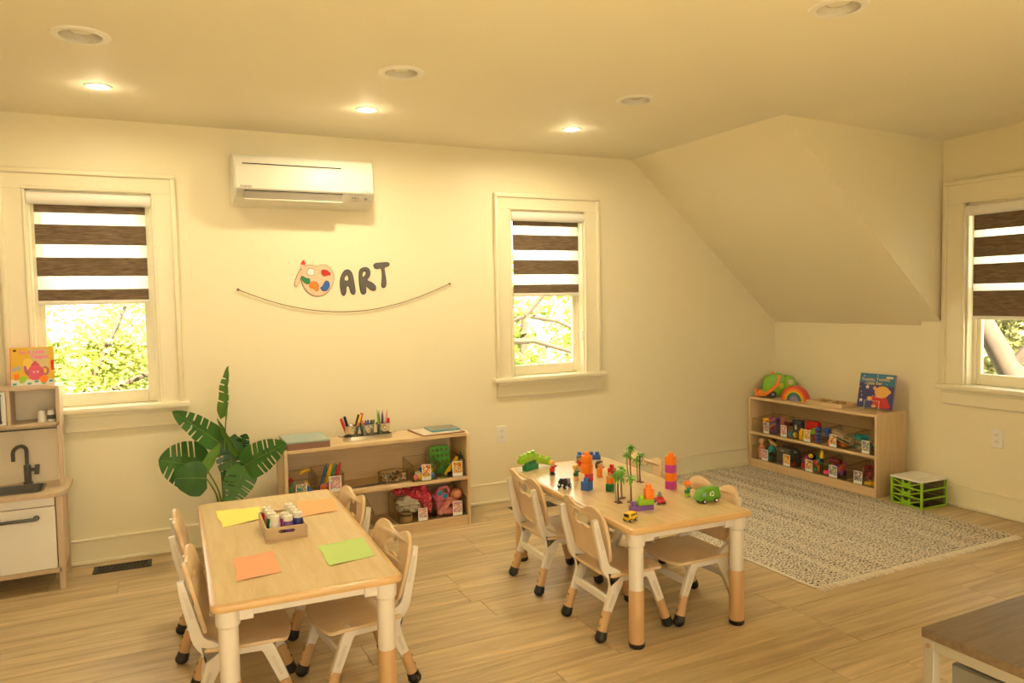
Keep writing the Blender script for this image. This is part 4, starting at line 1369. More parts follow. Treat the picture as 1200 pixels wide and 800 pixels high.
def leaf(base, tip, width, facing, mm, fold=0.25, droop=0.12, slits=4, stem_from=None, seed=0):
    """monstera leaf from base to tip (local to the plant); slits cut between the veins"""
    rr = random.Random(seed)
    P0, P1 = Vector(base), Vector(tip)
    ax = P1-P0; L = ax.length; d = ax.normalized()
    f = Vector(facing); f = (f - d*f.dot(d)).normalized()
    sd = d.cross(f).normalized()
    def wprof(u):   # heart-shaped half width
        if u < 0.12:
            return 0.55+0.45*math.sin(PI/2*(u/0.12))
        return max(0.0, (1-((u-0.12)/0.88)**2.1))**0.75
    cuts = [0.2+0.62*(k+0.5)/slits for k in range(slits)] if slits else []
    us = []
    for s_ in (-1, 1):
        lst = []
        N = 30
        for i in range(N+1):
            lst.append((i/N, 1.0))
        for cc in cuts:
            c0 = cc + rr.uniform(-.03, .03); dlt = 0.017
            lst = [(u, k) for (u, k) in lst if not (c0-dlt*1.15 < u < c0+dlt*1.15)]
            lst += [(c0-dlt, 1.0), (c0-dlt*0.7, 0.33), (c0+dlt*0.7, 0.33), (c0+dlt, 1.0)]
        lst.sort()
        us.append((s_, lst))
    b = B()
    for s_, lst in us:
        V = []; F = []
        for (u, k) in lst:
            w_ = width*0.5*wprof(u)*k
            # blades sweep towards the tip
            mid = P0 + d*(L*u) - f*(droop*L*u*u)
            row = []
            for q in (0.0, 0.5, 1.0):
                ww = w_*q
                sweep = 0.22*ww
                back = (0.10*L*max(0, 1-u/0.16)) * q
                row.append(mid + sd*s_*ww*math.cos(fold) + d*(sweep-back) + f*(ww*math.sin(fold) - 0.9*ww*ww/width*0.5 + 0.004*math.sin(14*u)*q))
            V += row
        n = len(lst)
        for i in range(n-1):
            for j in range(2):
                a = i*3+j
                F.append((a, a+1, a+4, a+3))
        b.poly([tuple(v) for v in V], F)
    bmesh.ops.remove_doubles(b.bm, verts=b.bm.verts, dist=1e-5)
    lo = b.build('leaf', mm, t, None, 60)
    md = lo.modifiers.new('thickness', 'SOLIDIFY'); md.thickness = 0.0012
    b = B()
    b.tube([tuple(P0 + d*(L*u) - f*(droop*L*u*u) + f*0.0015) for u in (0, .2, .4, .6, .8, .95)], [0.003, 0.0026, 0.0022, 0.0017, 0.0012, 0.0006], 5)
    b.build('midrib', M_stem, lo)
    s0 = Vector(stem_from or (rr.uniform(-.02, .02), rr.uniform(-.02, .02), 0.15))
    c1 = s0.lerp(P0, 0.5) + Vector((0, 0, 0.06))
    b = B()
    pts = catmull([tuple(s0), tuple(s0.lerp(c1, 0.6)), tuple(c1), tuple(P0)], 4, False)
    b.tube(pts, [0.0065-0.003*i/(len(pts)-1) for i in range(len(pts))], 7)
    b.build('leaf_stem', M_stem, t)
# world targets (x, z at y ~ -0.3) read from the plant's own spread, made local
def LW(x, y, z):
    return (x-PX, y-PY, z)
VIEW = (-0.35, -0.9, 0.15)
leaf(LW(0.395, -0.25, 0.795), LW(0.412, -0.27, 1.075), 0.11, (-0.75, -0.6, 0.1), M_leaf2, 0.75, 0.03, 4, None, 1)
leaf(LW(0.345, -0.26, 0.655), LW(0.135, -0.36, 0.855), 0.15, (-0.3, -0.75, 0.6), M_leaf, 0.3, 0.12, 4, None, 2)
leaf(LW(0.275, -0.27, 0.52), LW(0.05, -0.34, 0.60), 0.27, (-0.15, -0.9, 0.35), M_leaf, 0.12, 0.1, 5, None, 3)
leaf(LW(0.27, -0.40, 0.485), LW(0.115, -0.43, 0.515), 0.195, (-0.1, -0.85, 0.45), M_leafdeep, 0.12, 0.12, 0, (0.0, -0.05, 0.15), 4)
leaf(LW(0.255, -0.36, 0.505), LW(0.352, -0.34, 0.66), 0.075, (-0.55, -0.75, 0.1), M_leaf2, 0.5, 0.05, 0, None, 5)
leaf(LW(0.40, -0.22, 0.66), LW(0.425, -0.3, 0.36), 0.16, (0.1, -0.95, 0.2), M_leafdeep, 0.2, 0.05, 5, None, 6)
leaf(LW(0.475, -0.33, 0.515), LW(0.668, -0.455, 0.645), 0.19, (0.2, -0.85, 0.5), M_leaf, 0.18, 0.12, 5, None, 7)
leaf(LW(0.475, -0.34, 0.505), LW(0.375, -0.42, 0.335), 0.17, (0.0, -0.85, 0.45), M_leaf, 0.15, 0.1, 5, None, 8)
leaf(LW(0.445, -0.25, 0.575), LW(0.345, -0.27, 0.785), 0.055, (-0.5, -0.8, 0.2), M_leaf2, 0.9, 0.04, 0, None, 9)
leaf(LW(0.45, -0.20, 0.56), LW(0.50, -0.24, 0.68), 0.10, (0.1, -0.8, 0.5), M_leafdeep, 0.25, 0.05, 3, None, 10)

# ------------------------------------------------------------------ low shelves (local: front faces -Y, origin on the floor under the middle of the front)
def shelf_unit(label, L, D, Hh, mid, M):
    t = thing('low_shelf', label, 'shelf', (0, 0, 0))
    t.matrix_world = M
    for s in (-1, 1):
        b = B(); MM = Matrix(((0, 0, 1, s*L/2-(0.018 if s > 0 else 0)), (1, 0, 0, 0), (0, 1, 0, 0), (0, 0, 0, 1)))
        b.prism([(0, 0), (D, 0), (D, Hh+0.006)] + [(0.03-0.03*math.sin(a), Hh+0.006-0.03+0.03*math.cos(a)) for a in (0, .4, .8, 1.2, PI/2)], 0.018, MM, 0.001)
        sp = b.build('side_panel', M_birchz, t)
        b = B()
        for (yy, zz) in ((0.05, 0.06), (D-0.05, 0.06), (0.05, mid), (D-0.05, mid), (D-0.05, Hh-0.02)):
            b.cyl((s*(L/2), yy, zz), (s*(L/2+0.0008), yy, zz), 0.005, n=10)
        b.build('screw_cap', M_leg, sp)
    for nm, z in (('top_shelf', Hh), ('middle_shelf', mid), ('bottom_shelf', 0.062)):
        b = B(); b.bx(-L/2+0.018, L/2-0.018, 0.003, D-0.006, z-0.02, z, 0.001); b.build(nm, M_birch, t)
    b = B(); b.bx(-L/2+0.018, L/2-0.018, 0.006, 0.022, 0, 0.042, 0.001); b.build('kick_board', M_birch, t)
    b = B(); b.bx(-L/2+0.018, L/2-0.018, D-0.006, D, 0.02, Hh); b.build('back_panel', M_birch, t)
    return t
S1M = Matrix.Translation((1.244, -0.392, 0))
shelf_unit('low birch shelf of art supplies against the back wall', 1.13, 0.30, 0.585, 0.31, S1M)
S2M = Matrix.Translation((4.470, -0.632, 0)) @ Matrix.Rotation(R(-90), 4, 'Z')
shelf_unit('low birch shelf of toy bins in the corner by the sloped ceiling', 1.215, 0.305, 0.575, 0.288, S2M)

PICS = [picture('card_print_a', [C_red, C_yellow, C_lime, C_orange], 190), picture('card_print_b', [C_teal, C_grey, C_brown, C_pink], 190),
        picture('card_print_c', [C_green, C_orange, C_red, C_yellow], 190), picture('card_print_d', [C_grey, C_purple, C_pink, C_skin], 190),
        picture('card_print_e', [C_blue, C_yellow, C_green, C_grey], 190)]
def bin_(label, M, w, d, hb, hf, card_x, card_w, card_h, pic, group):
    """clear acrylic scoop bin, local front -Y, origin bottom centre of the front"""
    t = thing('acrylic_bin', label, 'bin', (0, 0, 0), 0, group)
    t.matrix_world = M
    th = 0.003
    b = B(); b.bx(-w/2, w/2, 0, d, 0, th); b.bx(-w/2, w/2, 0, th, th, hf); b.bx(-w/2, w/2, d-th, d, th, hb)
    for s in (-1, 1):
        x0 = s*w/2-(th if s > 0 else 0)
        MM = Matrix(((0, 0, 1, x0), (1, 0, 0, 0), (0, 1, 0, 0), (0, 0, 0, 1)))
        b.prism([(th, th), (d-th, th), (d-th, hb), (th, hf)], th, MM)
    b.build('clear_walls', M_acrylic, t)
    b = B(); r = 0.0016
    for s in (-1, 1):
        x = s*(w/2-0.0015)
        b.tube([(x, 0.001, 0.003), (x, 0.001, hf), (x, 0.002, hf+0.0003), (x, d-0.003, hb), (x, d-0.002, hb), (x, d-0.002, 0.003)], r, 5)
    b.tube([(-w/2, 0.001, hf), (w/2, 0.001, hf)], r, 5); b.tube([(-w/2, d-0.002, hb), (w/2, d-0.002, hb)], r, 5)
    b.build('rim', M_acredge, t)
    b = B(); b.box((card_x, -0.0015, card_h/2+0.004), (card_w, 0.001, card_h), 0.0003); c = b.build('picture_card', M_card, t)
    b = B(); b.box((card_x, -0.0022, card_h/2+0.012), (card_w*0.84, 0.0006, card_h*0.72)); b.build('picture', pic, c)
    return t

# contents helpers in the bin's own frame
def put(M, name, label, cat, fn, mm, group=None, kind=None):
    b = B(); fn(b)
    o = b.build(name, mm)
    o.matrix_world = M
    return tag(o, label, cat, group, kind)
def pile(M, name, label, w, d, h, n, size, seed, kinds=('box', 'sph', 'cyl'), mats=None, y0=0.01):
    """heaped small pieces nobody could count"""
    rr = random.Random(seed)
    root = None
    for k, mm in enumerate(mats):
        b = B()
        for i in range(n//len(mats)):
            x = rr.uniform(-w/2+size, w/2-size); y = y0 + rr.uniform(size, d-size)
            top = h*(1-0.35*abs(x)/(w/2))
            z = 0.004 + size*0.5 + rr.random()**0.8*max(0.0, top-size)
            s_ = size*rr.uniform(0.7, 1.1)
            kd = rr.choice(kinds)
            rot = (rr.uniform(0, 3), rr.uniform(0, 3), rr.uniform(0, 3))
            if kd == 'box':
                b.box((x, y, z), (s_*1.3, s_*0.9, s_*0.8), s_*0.12, rot)
            elif kd == 'sph':
                b.sph((x, y, z), s_*0.55, 8, 6)
            elif kd == 'cyl':
                dv = Euler(rot).to_matrix() @ Vector((0, 0, s_*0.7)); b.cyl((x-dv.x, y-dv.y, z-abs(dv.z)*0.3), (x+dv.x, y+dv.y, z+abs(dv.z)*0.3+0.001), s_*0.35, n=8)
            else:
                for q in range(5):
                    a = 2*PI*q/5+rot[2]
                    b.sph((x+s_*0.45*math.cos(a), y, z+s_*0.45*math.sin(a)), s_*0.28, 6, 4)
                b.sph((x, y-0.003, z), s_*0.3, 6, 4)
        if root is None:
            root = thing(name, label, 'toy pieces'); root['kind'] = 'stuff'; root.matrix_world = M
        o = b.build('pieces', mm, root); o['kind'] = 'stuff'
    return root

# ---- back shelf: top
def S1(x, y, z):   # local shelf frame -> matrix
    return S1M @ Matrix.Translation((x, y, z))
# pale blue-grey lidded box
t = thing('flat_box', 'flat pale blue and brown lidded box at the left end of the back shelf', 'box', (0, 0, 0)); t.matrix_world = S1(-0.424, 0.155, 0.585)
b = B(); b.bx(-0.12, 0.12, -0.15, 0.125, 0, 0.042, 0.001); b.build('box_base', pl('box_brown', (0.30, 0.16, 0.12), 0.6), t)
b = B(); b.bx(-0.122, 0.122, -0.152, 0.127, 0.036, 0.046, 0.0015); b.build('lid', pl('box_blue', (0.36, 0.44, 0.42), 0.6), t)
# metal tray with three pails
PB = S1(-0.05, 0.13, 0.585)
t = thing('metal_caddy', 'galvanised metal tray holding three pails on the back shelf', 'tray', (0, 0, 0)); t.matrix_world = PB
me = flat([rrect(0.30, 0.10, 0.045, 6), rrect(0.294, 0.094, 0.042, 6)], 0.028)
b = B(); b.mesh(me, Matrix.Translation((0, 0, 0.014))); b.prism(rrect(0.297, 0.097, 0.043, 6), 0.002); b.build('tray_body', M_steel, t)
for s in (-1, 1):
    b = B(); b.tube([(s*0.149, -0.02, 0.022), (s*0.172, -0.015, 0.03), (s*0.178, 0, 0.032), (s*0.172, 0.015, 0.03), (s*0.149, 0.02, 0.022)], 0.0022, 6); b.build('handle', M_wire, t)
PAILS = []
for k, lab in enumerate(('left of three small metal pails, holding thick markers', 'middle of three small metal pails, holding crayons', 'right of three small metal pails, holding pencils')):
    MM = PB @ Matrix.Translation((-0.098+0.098*k, 0, 0.002)); PAILS.append(MM)
    t = thing('metal_pail', lab, 'pail', (0, 0, 0), 0, 'metal pails on the back shelf'); t.matrix_world = MM
    b = B(); b.lathe([(0, 0), (0.031, 0), (0.033, 0.004), (0.043, 0.085), (0.046, 0.088), (0.045, 0.091), (0.042, 0.089), (0.032, 0.006), (0, 0.005)], n=24); b.build('pail_body', M_steel, t)
    b = B(); b.sph((0, -0.043, 0.066), (0.01, 0.006, 0.012), 10, 6); b.build('handle_lug', M_steel, t)
def pen(label, M, x, y, lean, L, r, mm, capm=None, group=None, z0=0.008):
    nm = 'marker' if capm and r > 0.005 else ('crayon' if capm else 'pencil')
    t = thing(nm, label, nm, (0, 0, 0), 0, group); t.matrix_world = M
    p = Vector((x*0.55, y*0.55, z0)); q = p + Vector((lean[0], lean[1], 1)).normalized()*L
    b = B(); r = r*1.35; b.cyl(p, p.lerp(q, 0.68), r, n=10); b.build('barrel', mm, t)
    b = B(); b.cyl(p.lerp(q, 0.68), q, r*1.12 if capm else r, r*0.9 if capm else r*0.15, 10); b.build('cap' if capm else 'point', capm or mm, t)
g = 'markers in the left pail'
pen('red marker leaning left in the left pail', PAILS[0], -0.03, 0, (-0.35, 0, 0), 0.135, 0.0065, M_red, M_red, g)
pen('black marker leaning left beside the red one', PAILS[0], -0.005, 0.01, (-0.25, 0, 0), 0.142, 0.006, M_tblack, M_tblack, g)
pen('brown marker leaning right in the left pail', PAILS[0], 0.01, 0.0, (0.3, 0, 0), 0.15, 0.006, M_brown, M_tblack, g)
pen('orange marker leaning right in the left pail', PAILS[0], 0.022, -0.006, (0.33, 0, 0), 0.152, 0.0065, M_orange, M_yellow, g)
pen('blue marker with a red cap leaning right in the left pail', PAILS[0], 0.034, 0.004, (0.33, 0, 0), 0.158, 0.0075, pl('toy_sky', (0.08, 0.25, 0.55)), M_red, g)
g = 'crayons in the middle pail'
for k, (mm, nm) in enumerate(((M_tblack, 'black'), (M_orange, 'orange'), (M_purple, 'purple'), (M_blue, 'blue'), (M_brown, 'brown'), (M_green, 'green'))):
    pen(nm+' crayon sticking up from the middle pail', PAILS[1], -0.05+0.02*k, 0.01*(k % 2), (-0.18+0.07*k, 0.05*(k % 2), 0), 0.104, 0.0048, mm, mm, g)
g = 'pencils in the right pail'
for k, (mm, nm, L_) in enumerate(((M_lime, 'lime green', 0.172), (M_green, 'dark green', 0.158), (M_tgrey, 'grey', 0.16), (M_tblack, 'black', 0.152), (M_purple, 'violet', 0.162), (M_twhite, 'white', 0.155), (M_pink, 'pink', 0.165), (M_skin, 'natural wood', 0.17))):
    pen(nm+' pencil standing in the right pail', PAILS[2], -0.045+0.011*k, 0.012*((k % 3)-1), (-0.09+0.025*k, 0.04*((k % 3)-1), 0), L_, 0.0034, mm, None, g)
pen('short red marker lying at the rim of the right pail', PAILS[2], 0.04, 0.0, (0.12, 0, 0), 0.108, 0.0075, M_red, M_red, None)
# board and slate lying at the right end
t = thing('framed_board', 'flat white drawing board in a brown frame at the right end of the back shelf', 'board', (0, 0, 0)); t.matrix_world = S1(0.396, 0.15, 0.585) @ Matrix.Rotation(R(3), 4, 'Z')
b = B(); b.bx(-0.14, 0.14, -0.135, 0.135, 0, 0.007, 0.002); b.build('frame', pl('board_brown', (0.33, 0.15, 0.09)), t)
b = B(); b.bx(-0.128, 0.128, -0.123, 0.123, 0.006, 0.0078); b.build('board_face', pl('board_cream', (0.70, 0.62, 0.50)), t)
t = thing('small_slate', 'small grey slate with a pale blue edge lying on the framed board', 'slate', (0, 0, 0)); t.matrix_world = S1(0.445, 0.165, 0.5928) @ Matrix.Rotation(R(-2), 4, 'Z')
b = B(); b.bx(-0.095, 0.095, -0.085, 0.085, 0, 0.010, 0.003); b.build('edge', pl('slate_blue', (0.12, 0.34, 0.42)), t)
b = B(); b.bx(-0.085, 0.085, -0.075, 0.075, 0.009, 0.0108); b.build('slate_face', pl('slate_grey', (0.20, 0.20, 0.17)), t)

# ---- back shelf: middle
ZM = 0.3105
G1 = 'clear bins on the back shelf'
BM = S1(-0.468, 0.015, ZM)
bin_('leftmost clear bin on the back shelf, with play fruit', BM, 0.15, 0.2, 0.115, 0.1, -0.005, 0.062, 0.072, PICS[4], G1)
put(BM @ Matrix.Translation((-0.05, 0.06, 0.004)), 'toy_vegetable', 'green toy vegetable at the left of the leftmost bin', 'toy food', lambda b: (b.sph((0, 0, 0.025), (0.02, 0.022, 0.025), 12, 8), b.sph((0.008, 0, 0.06), (0.012, 0.012, 0.022), 10, 8, (0, 0.5, 0))), pl('veg_green', (0.12, 0.30, 0.05)))
put(BM @ Matrix.Translation((-0.045, 0.11, 0.004)), 'toy_apple', 'red toy fruit behind the green vegetable in the leftmost bin', 'toy food', lambda b: (b.sph((0, 0, 0.045), (0.026, 0.024, 0.042), 12, 8), b.cyl((0, 0, 0.085), (0.003, 0, 0.095), 0.002, n=6)), M_red)
put(BM @ Matrix.Translation((0.035, 0.10, 0.004)), 'toy_banana', 'yellow toy banana raised above the leftmost bin', 'toy food', lambda b: b.tube([(-0.03, 0, 0.105), (-0.012, 0, 0.12), (0.012, 0, 0.126), (0.032, 0, 0.122)], [0.004, 0.010, 0.010, 0.004], 10), M_yellow)
put(BM @ Matrix.Translation((0.03, 0.05, 0.004)), 'toy_lemon', 'yellow toy block at the right of the leftmost bin', 'toy food', lambda b: (b.sph((0, 0, 0.035), (0.022, 0.02, 0.035), 12, 8), b.sph((0, 0, 0.068), 0.006, 8, 6)), M_yellow)
put(BM @ Matrix.Translation((0.038, 0.022, 0.004)), 'toy_cloth', 'dark blue toy piece low in the leftmost bin', 'toy', lambda b: (b.box((0, 0, 0.02), (0.05, 0.022, 0.034), 0.008), b.sph((0, 0, 0.038), 0.012, 8, 6)), M_blue)
BM = S1(-0.305, 0.015, ZM)
bin_('second clear bin on the back shelf, with four tall chunky crayons', BM, 0.155, 0.2, 0.125, 0.105, 0.025, 0.072, 0.095, PICS[3], G1)
for k, (mm, nm) in enumerate(((pl('crayon_blue', (0.02, 0.13, 0.32)), 'blue'), (M_yellow, 'yellow'), (pl('crayon_green', (0.06, 0.30, 0.16)), 'green'), (M_red, 'red'))):
    t = thing('chunky_crayon', nm+' chunky crayon standing slanted in the second bin', 'crayon', (0, 0, 0), 0, 'chunky crayons in the second bin'); t.matrix_world = BM @ Matrix.Translation((-0.052+0.026*k, 0.07, 0.006)) @ Matrix.Rotation(R(17), 4, 'Y')
    b = B(); b.cyl((0, 0, 0), (0, 0, 0.135), 0.0105, n=14); b.build('barrel', mm, t)
    b = B(); b.cyl((0, 0, 0.135), (0, 0, 0.165), 0.0095, 0.003, 12); b.build('tip', mm, t)
pile(BM, 'modelling_shapes', 'pink and orange shapes at the bottom of the second bin', 0.14, 0.10, 0.055, 24, 0.022, 5, ('sph', 'box'), (M_pink, M_orange))
# flat ruler/scissors strip
t = thing('flat_tool', 'dark flat ruler lying on the middle of the back shelf', 'ruler', (0, 0, 0)); t.matrix_world = S1(-0.1, 0.075, ZM) @ Matrix.Rotation(R(8), 4, 'Z')
b = B(); b.bx(-0.11, 0.11, -0.012, 0.012, 0, 0.005, 0.001); b.build('blade', pl('ruler_dark', (0.16, 0.14, 0.12)), t)
b = B(); b.bx(-0.15, -0.11, -0.01, 0.01, 0, 0.007, 0.002); b.build('handle', M_orange, t)
# oval box of beads
t = thing('clear_tub', 'round clear tub full of brown and white beads on the back shelf', 'tub', (0, 0, 0)); t.matrix_world = S1(0.098, 0.11, ZM)
b = B(); b.prism(ell(0, 0, 0.095, 0.06, 32), 0.003); me = flat([ell(0, 0, 0.095, 0.06, 32), ell(0, 0, 0.092, 0.057, 32)], 0.062); b.mesh(me, Matrix.Translation((0, 0, 0.032))); b.build('tub_wall', M_acrylic, t)
me = flat([ell(0, 0, 0.097, 0.062, 32), ell(0, 0, 0.092, 0.057, 32)], 0.004); b = B(); b.mesh(me, Matrix.Translation((0, 0, 0.063))); b.build('rim', M_acredge, t)
root = None
rr = random.Random(9)
for mm in (M_brown, pl('bead_tan', (0.45, 0.24, 0.10)), pl('bead_cream', (0.80, 0.68, 0.46)), pl('bead_grey', (0.40, 0.36, 0.32))):
    b = B()
    for i in range(42):
        a = rr.uniform(0, 2*PI); q = math.sqrt(rr.random())*0.9
        b.sph((0.088*q*math.cos(a), 0.053*q*math.sin(a), 0.011+rr.random()*0.038), 0.0075, 7, 5)
    if root is None:
        root = thing('beads', 'brown and cream beads heaped in the round clear tub', 'beads'); root['kind'] = 'stuff'; root.matrix_world = S1(0.098, 0.11, ZM)
    o = b.build('bead_heap', mm, root); o['kind'] = 'stuff'
BM = S1(0.275, 0.015, ZM)
bin_('third clear bin on the back shelf, with small coloured balls', BM, 0.16, 0.21, 0.12, 0.1, 0.005, 0.058, 0.098, PICS[2], G1)
for k, (x, y, z, mm, nm) in enumerate(((-0.055, 0.03, 0.02, M_pink, 'pink'), (-0.03, 0.06, 0.035, M_card, 'white'), (-0.02, 0.025, 0.018, M_yellow, 'yellow'), (0.05, 0.03, 0.02, pl('toy_sky', (0.08, 0.25, 0.55)), 'light blue'),
                                       (0.048, 0.055, 0.048, M_yellow, 'pale yellow'), (0.0, 0.07, 0.052, M_blue, 'dark blue'), (-0.045, 0.075, 0.02, M_green, 'green'), (0.05, 0.08, 0.02, M_purple, 'purple'))):
    put(BM, 'craft_ball', nm+' craft ball in the third bin on the back shelf', 'ball', lambda b: b.sph((x, y, z+0.003), 0.0185, 14, 8), mm, 'balls in the third bin')
BM = S1(0.455, 0.015, ZM)
bin_('rightmost clear bin on the middle of the back shelf, with a green board', BM, 0.17, 0.21, 0.12, 0.1, 0.03, 0.066, 0.095, PICS[0], G1)
t = thing('lacing_board', 'green lacing board with holes standing in the rightmost bin', 'toy board', (0, 0, 0)); t.matrix_world = BM @ Matrix.Translation((-0.035, 0.12, 0.005)) @ Matrix.Rotation(R(80), 4, 'X')
outl = [rrect(0.135, 0.175, 0.02, 5, 0, 0.0875)]
for i in range(4):
    for j in range(4):
        outl.append(ell(-0.045+0.03*i, 0.04+0.036*j, 0.007, 0.009, 10, 0.4*(i+j)))
b = B(); b.mesh(flat(outl, 0.006, 0.001)); b.build('board', pl('board_green', (0.10, 0.42, 0.05)), t)
b = B()
for i in range(4):
    b.sph((-0.045+0.03*i, 0.056, 0.003), (0.004, 0.004, 0.002), 8, 5)
b.build('peg', M_red, t)
put(BM @ Matrix.Translation((-0.035, 0.045, 0.01)) @ Matrix.Rotation(R(38), 4, 'Y'), 'toy_ruler', 'yellow strip leaning across the rightmost bin', 'ruler', lambda b: (b.box((0, 0, 0.07), (0.024, 0.006, 0.135), 0.001), b.box((0, -0.0035, 0.12), (0.018, 0.001, 0.008))), M_yellow)
t = thing('glue_bottle', 'black-capped bottle at the right of the rightmost bin', 'bottle', (0, 0, 0)); t.matrix_world = BM @ Matrix.Translation((0.068, 0.035, 0.004))
b = B(); b.lathe([(0, 0), (0.012, 0), (0.0125, 0.09), (0.01, 0.098), (0, 0.098)], n=16); b.build('bottle_body', M_tgrey, t)
b = B(); b.lathe([(0, 0.098), (0.016, 0.1), (0.015, 0.115), (0.006, 0.125), (0.004, 0.145), (0, 0.146)], n=16); b.build('cap', M_tblack, t)
put(BM @ Matrix.Translation((-0.0, 0.04, 0.004)), 'toy_stone', 'dark small piece low in the rightmost bin', 'toy', lambda b: (b.box((0, 0, 0.012), (0.05, 0.025, 0.022), 0.006), b.sph((0.02, 0, 0.022), 0.012, 8, 6)), M_tblack)

# ---- back shelf: bottom
ZB = 0.0625
BM = S1(-0.165, 0.015, ZB)
bin_('clear bin on the bottom shelf partly hidden behind a chair back', BM, 0.22, 0.22, 0.16, 0.10, 0.02, 0.06, 0.08, PICS[4], G1)
pile(BM, 'puzzle_pieces', 'blue and yellow pieces in the bin behind the chair back', 0.2, 0.18, 0.05, 20, 0.03, 7, ('box', 'sph'), (M_blue, M_yellow, M_twhite))
BM = S1(0.215, 0.015, ZB)
bin_('clear bin on the bottom shelf with a grey scarf and a red skirt', BM, 0.235, 0.22, 0.15, 0.11, 0.035, 0.06, 0.078, PICS[3], G1)
def cloth_lump(b, c, r, seed, fl=0.18, u=28, v=18):
    t_ = bmesh.new(); bmesh.ops.create_uvsphere(t_, u_segments=u, v_segments=v, radius=1.0)
    for vv in t_.verts:
        n = vv.co.normalized()
        k = 1 + fl*(math.sin(5*n.x+seed)*math.sin(4*n.y+seed*2)+0.6*math.sin(9*n.z+6*n.x+seed)+0.4*math.sin(14*n.x-9*n.y))
        vv.co = Vector((n.x*r[0]*k, n.y*r[1]*k, n.z*r[2]*k))
    b._add(t_, Matrix.Translation(c))
put(BM, 'grey_scarf', 'pale grey crumpled scarf in the bottom shelf bin', 'scarf', lambda b: (cloth_lump(b, (-0.045, 0.07, 0.115), (0.062, 0.045, 0.035), 1), cloth_lump(b, (-0.015, 0.055, 0.09), (0.055, 0.04, 0.035), 2), cloth_lump(b, (-0.085, 0.07, 0.085), (0.026, 0.03, 0.025), 4)), pl('scarf_grey', (0.60, 0.54, 0.47), 0.8))
M_redcloth = picture('red_dotted_cloth', [(0.70, 0.03, 0.09), (0.62, 0.02, 0.07), (0.75, 0.05, 0.12), (0.55, 0.02, 0.06), (0.68, 0.03, 0.08)], 150, (0.80, 0.30, 0.32))
put(BM, 'red_skirt', 'red dotted skirt bunched in the bottom shelf bin', 'clothing', lambda b: (cloth_lump(b, (0.045, 0.11, 0.145), (0.075, 0.06, 0.05), 3), cloth_lump(b, (0.085, 0.075, 0.09), (0.03, 0.045, 0.07), 5), cloth_lump(b, (-0.06, 0.13, 0.17), (0.05, 0.04, 0.022), 6)), M_redcloth)
t = thing('dress_up_tin', 'brass coloured tin with a dark band at the front of the bottom shelf bin', 'tin', (0, 0, 0)); t.matrix_world = BM @ Matrix.Translation((-0.055, 0.05, 0.004))
b = B(); b.lathe([(0, 0), (0.036, 0), (0.038, 0.004), (0.038, 0.05), (0.034, 0.055), (0, 0.055)], n=24); b.build('tin_body', pl('tin_tan', (0.36, 0.26, 0.14)), t)
b = B(); b.lathe([(0, 0.034), (0.0388, 0.034), (0.0388, 0.046), (0, 0.046)], n=24); b.build('band', M_tblack, t)
BM = S1(0.44, 0.015, ZB)
bin_('clear bin on the bottom shelf full of pink dress-up toys', BM, 0.205, 0.22, 0.15, 0.11, 0.04, 0.064, 0.09, PICS[3], G1)
M_pk = pl('pink_cloth', (0.82, 0.30, 0.30), 0.75); M_pk2 = pl('pink_plastic', (0.80, 0.22, 0.36))
put(BM, 'pink_bag', 'pink purse with a curved handle in the pink bin', 'bag', lambda b: (cloth_lump(b, (-0.05, 0.10, 0.085), (0.045, 0.05, 0.065), 7, 0.08), b.tube([(-0.06, 0.09, 0.14), (-0.04, 0.088, 0.168), (0.0, 0.087, 0.172), (0.018, 0.088, 0.15), (0.012, 0.09, 0.125)], 0.011, 10)), M_pk2)
put(BM, 'pink_garland', 'fluffy salmon pink garland at the front of the pink bin', 'garland', lambda b: [b.sph((-0.06+0.017*k + 0.004*math.sin(3*k), 0.035+0.006*math.sin(2*k), 0.03+0.075*math.sin(PI*min(1, k/5.5)*0.5)-(0.02*max(0, k-4))), (0.021, 0.02, 0.021), 10, 7) for k in range(8)], M_pk)
put(BM, 'pink_ball', 'round peach pink ball at the right of the pink bin', 'ball', lambda b: (b.sph((0.058, 0.06, 0.125), (0.036, 0.028, 0.036), 20, 12), b.cyl((0.05, 0.06, 0.10), (0.02, 0.06, 0.07), 0.008, n=10)), pl('peach', (0.86, 0.36, 0.24)))
t = thing('toy_sunglasses', 'toy sunglasses with round blue lenses in the pink bin', 'sunglasses', (0, 0, 0)); t.matrix_world = BM @ Matrix.Translation((-0.04, 0.05, 0.135)) @ Matrix.Rotation(R(35), 4, 'Y')
for x in (-0.02, 0.02):
    b = B(); b.cyl((x, 0, 0), (x, -0.004, 0), 0.018, n=18); b.build('lens', pl('lens_blue', (0.02, 0.30, 0.52), 0.15), t)
    b = B(); b.mesh(flat([ell(x, 0, 0.021, 0.021, 20), ell(x, 0, 0.0165, 0.0165, 20)], 0.005), face_front(0, -0.002, 0)); b.build('rim', M_pk2, t)
put(BM, 'toy_tiara', 'cream and yellow small beads strung across the pink bin', 'bead string', lambda b: [b.sph((0.0+0.008*k, 0.06, 0.10+0.007*k), 0.007, 8, 6) for k in range(6)], pl('bead_yellow', (0.85, 0.62, 0.25)))
put(BM, 'pink_slipper', 'pink toy shoe at the lower front of the pink bin', 'shoe', lambda b: (b.sph((0.0, 0.05, 0.028), (0.05, 0.03, 0.024), 14, 8), b.sph((0.06, 0.07, 0.045), (0.028, 0.03, 0.042), 12, 8)), M_pk)
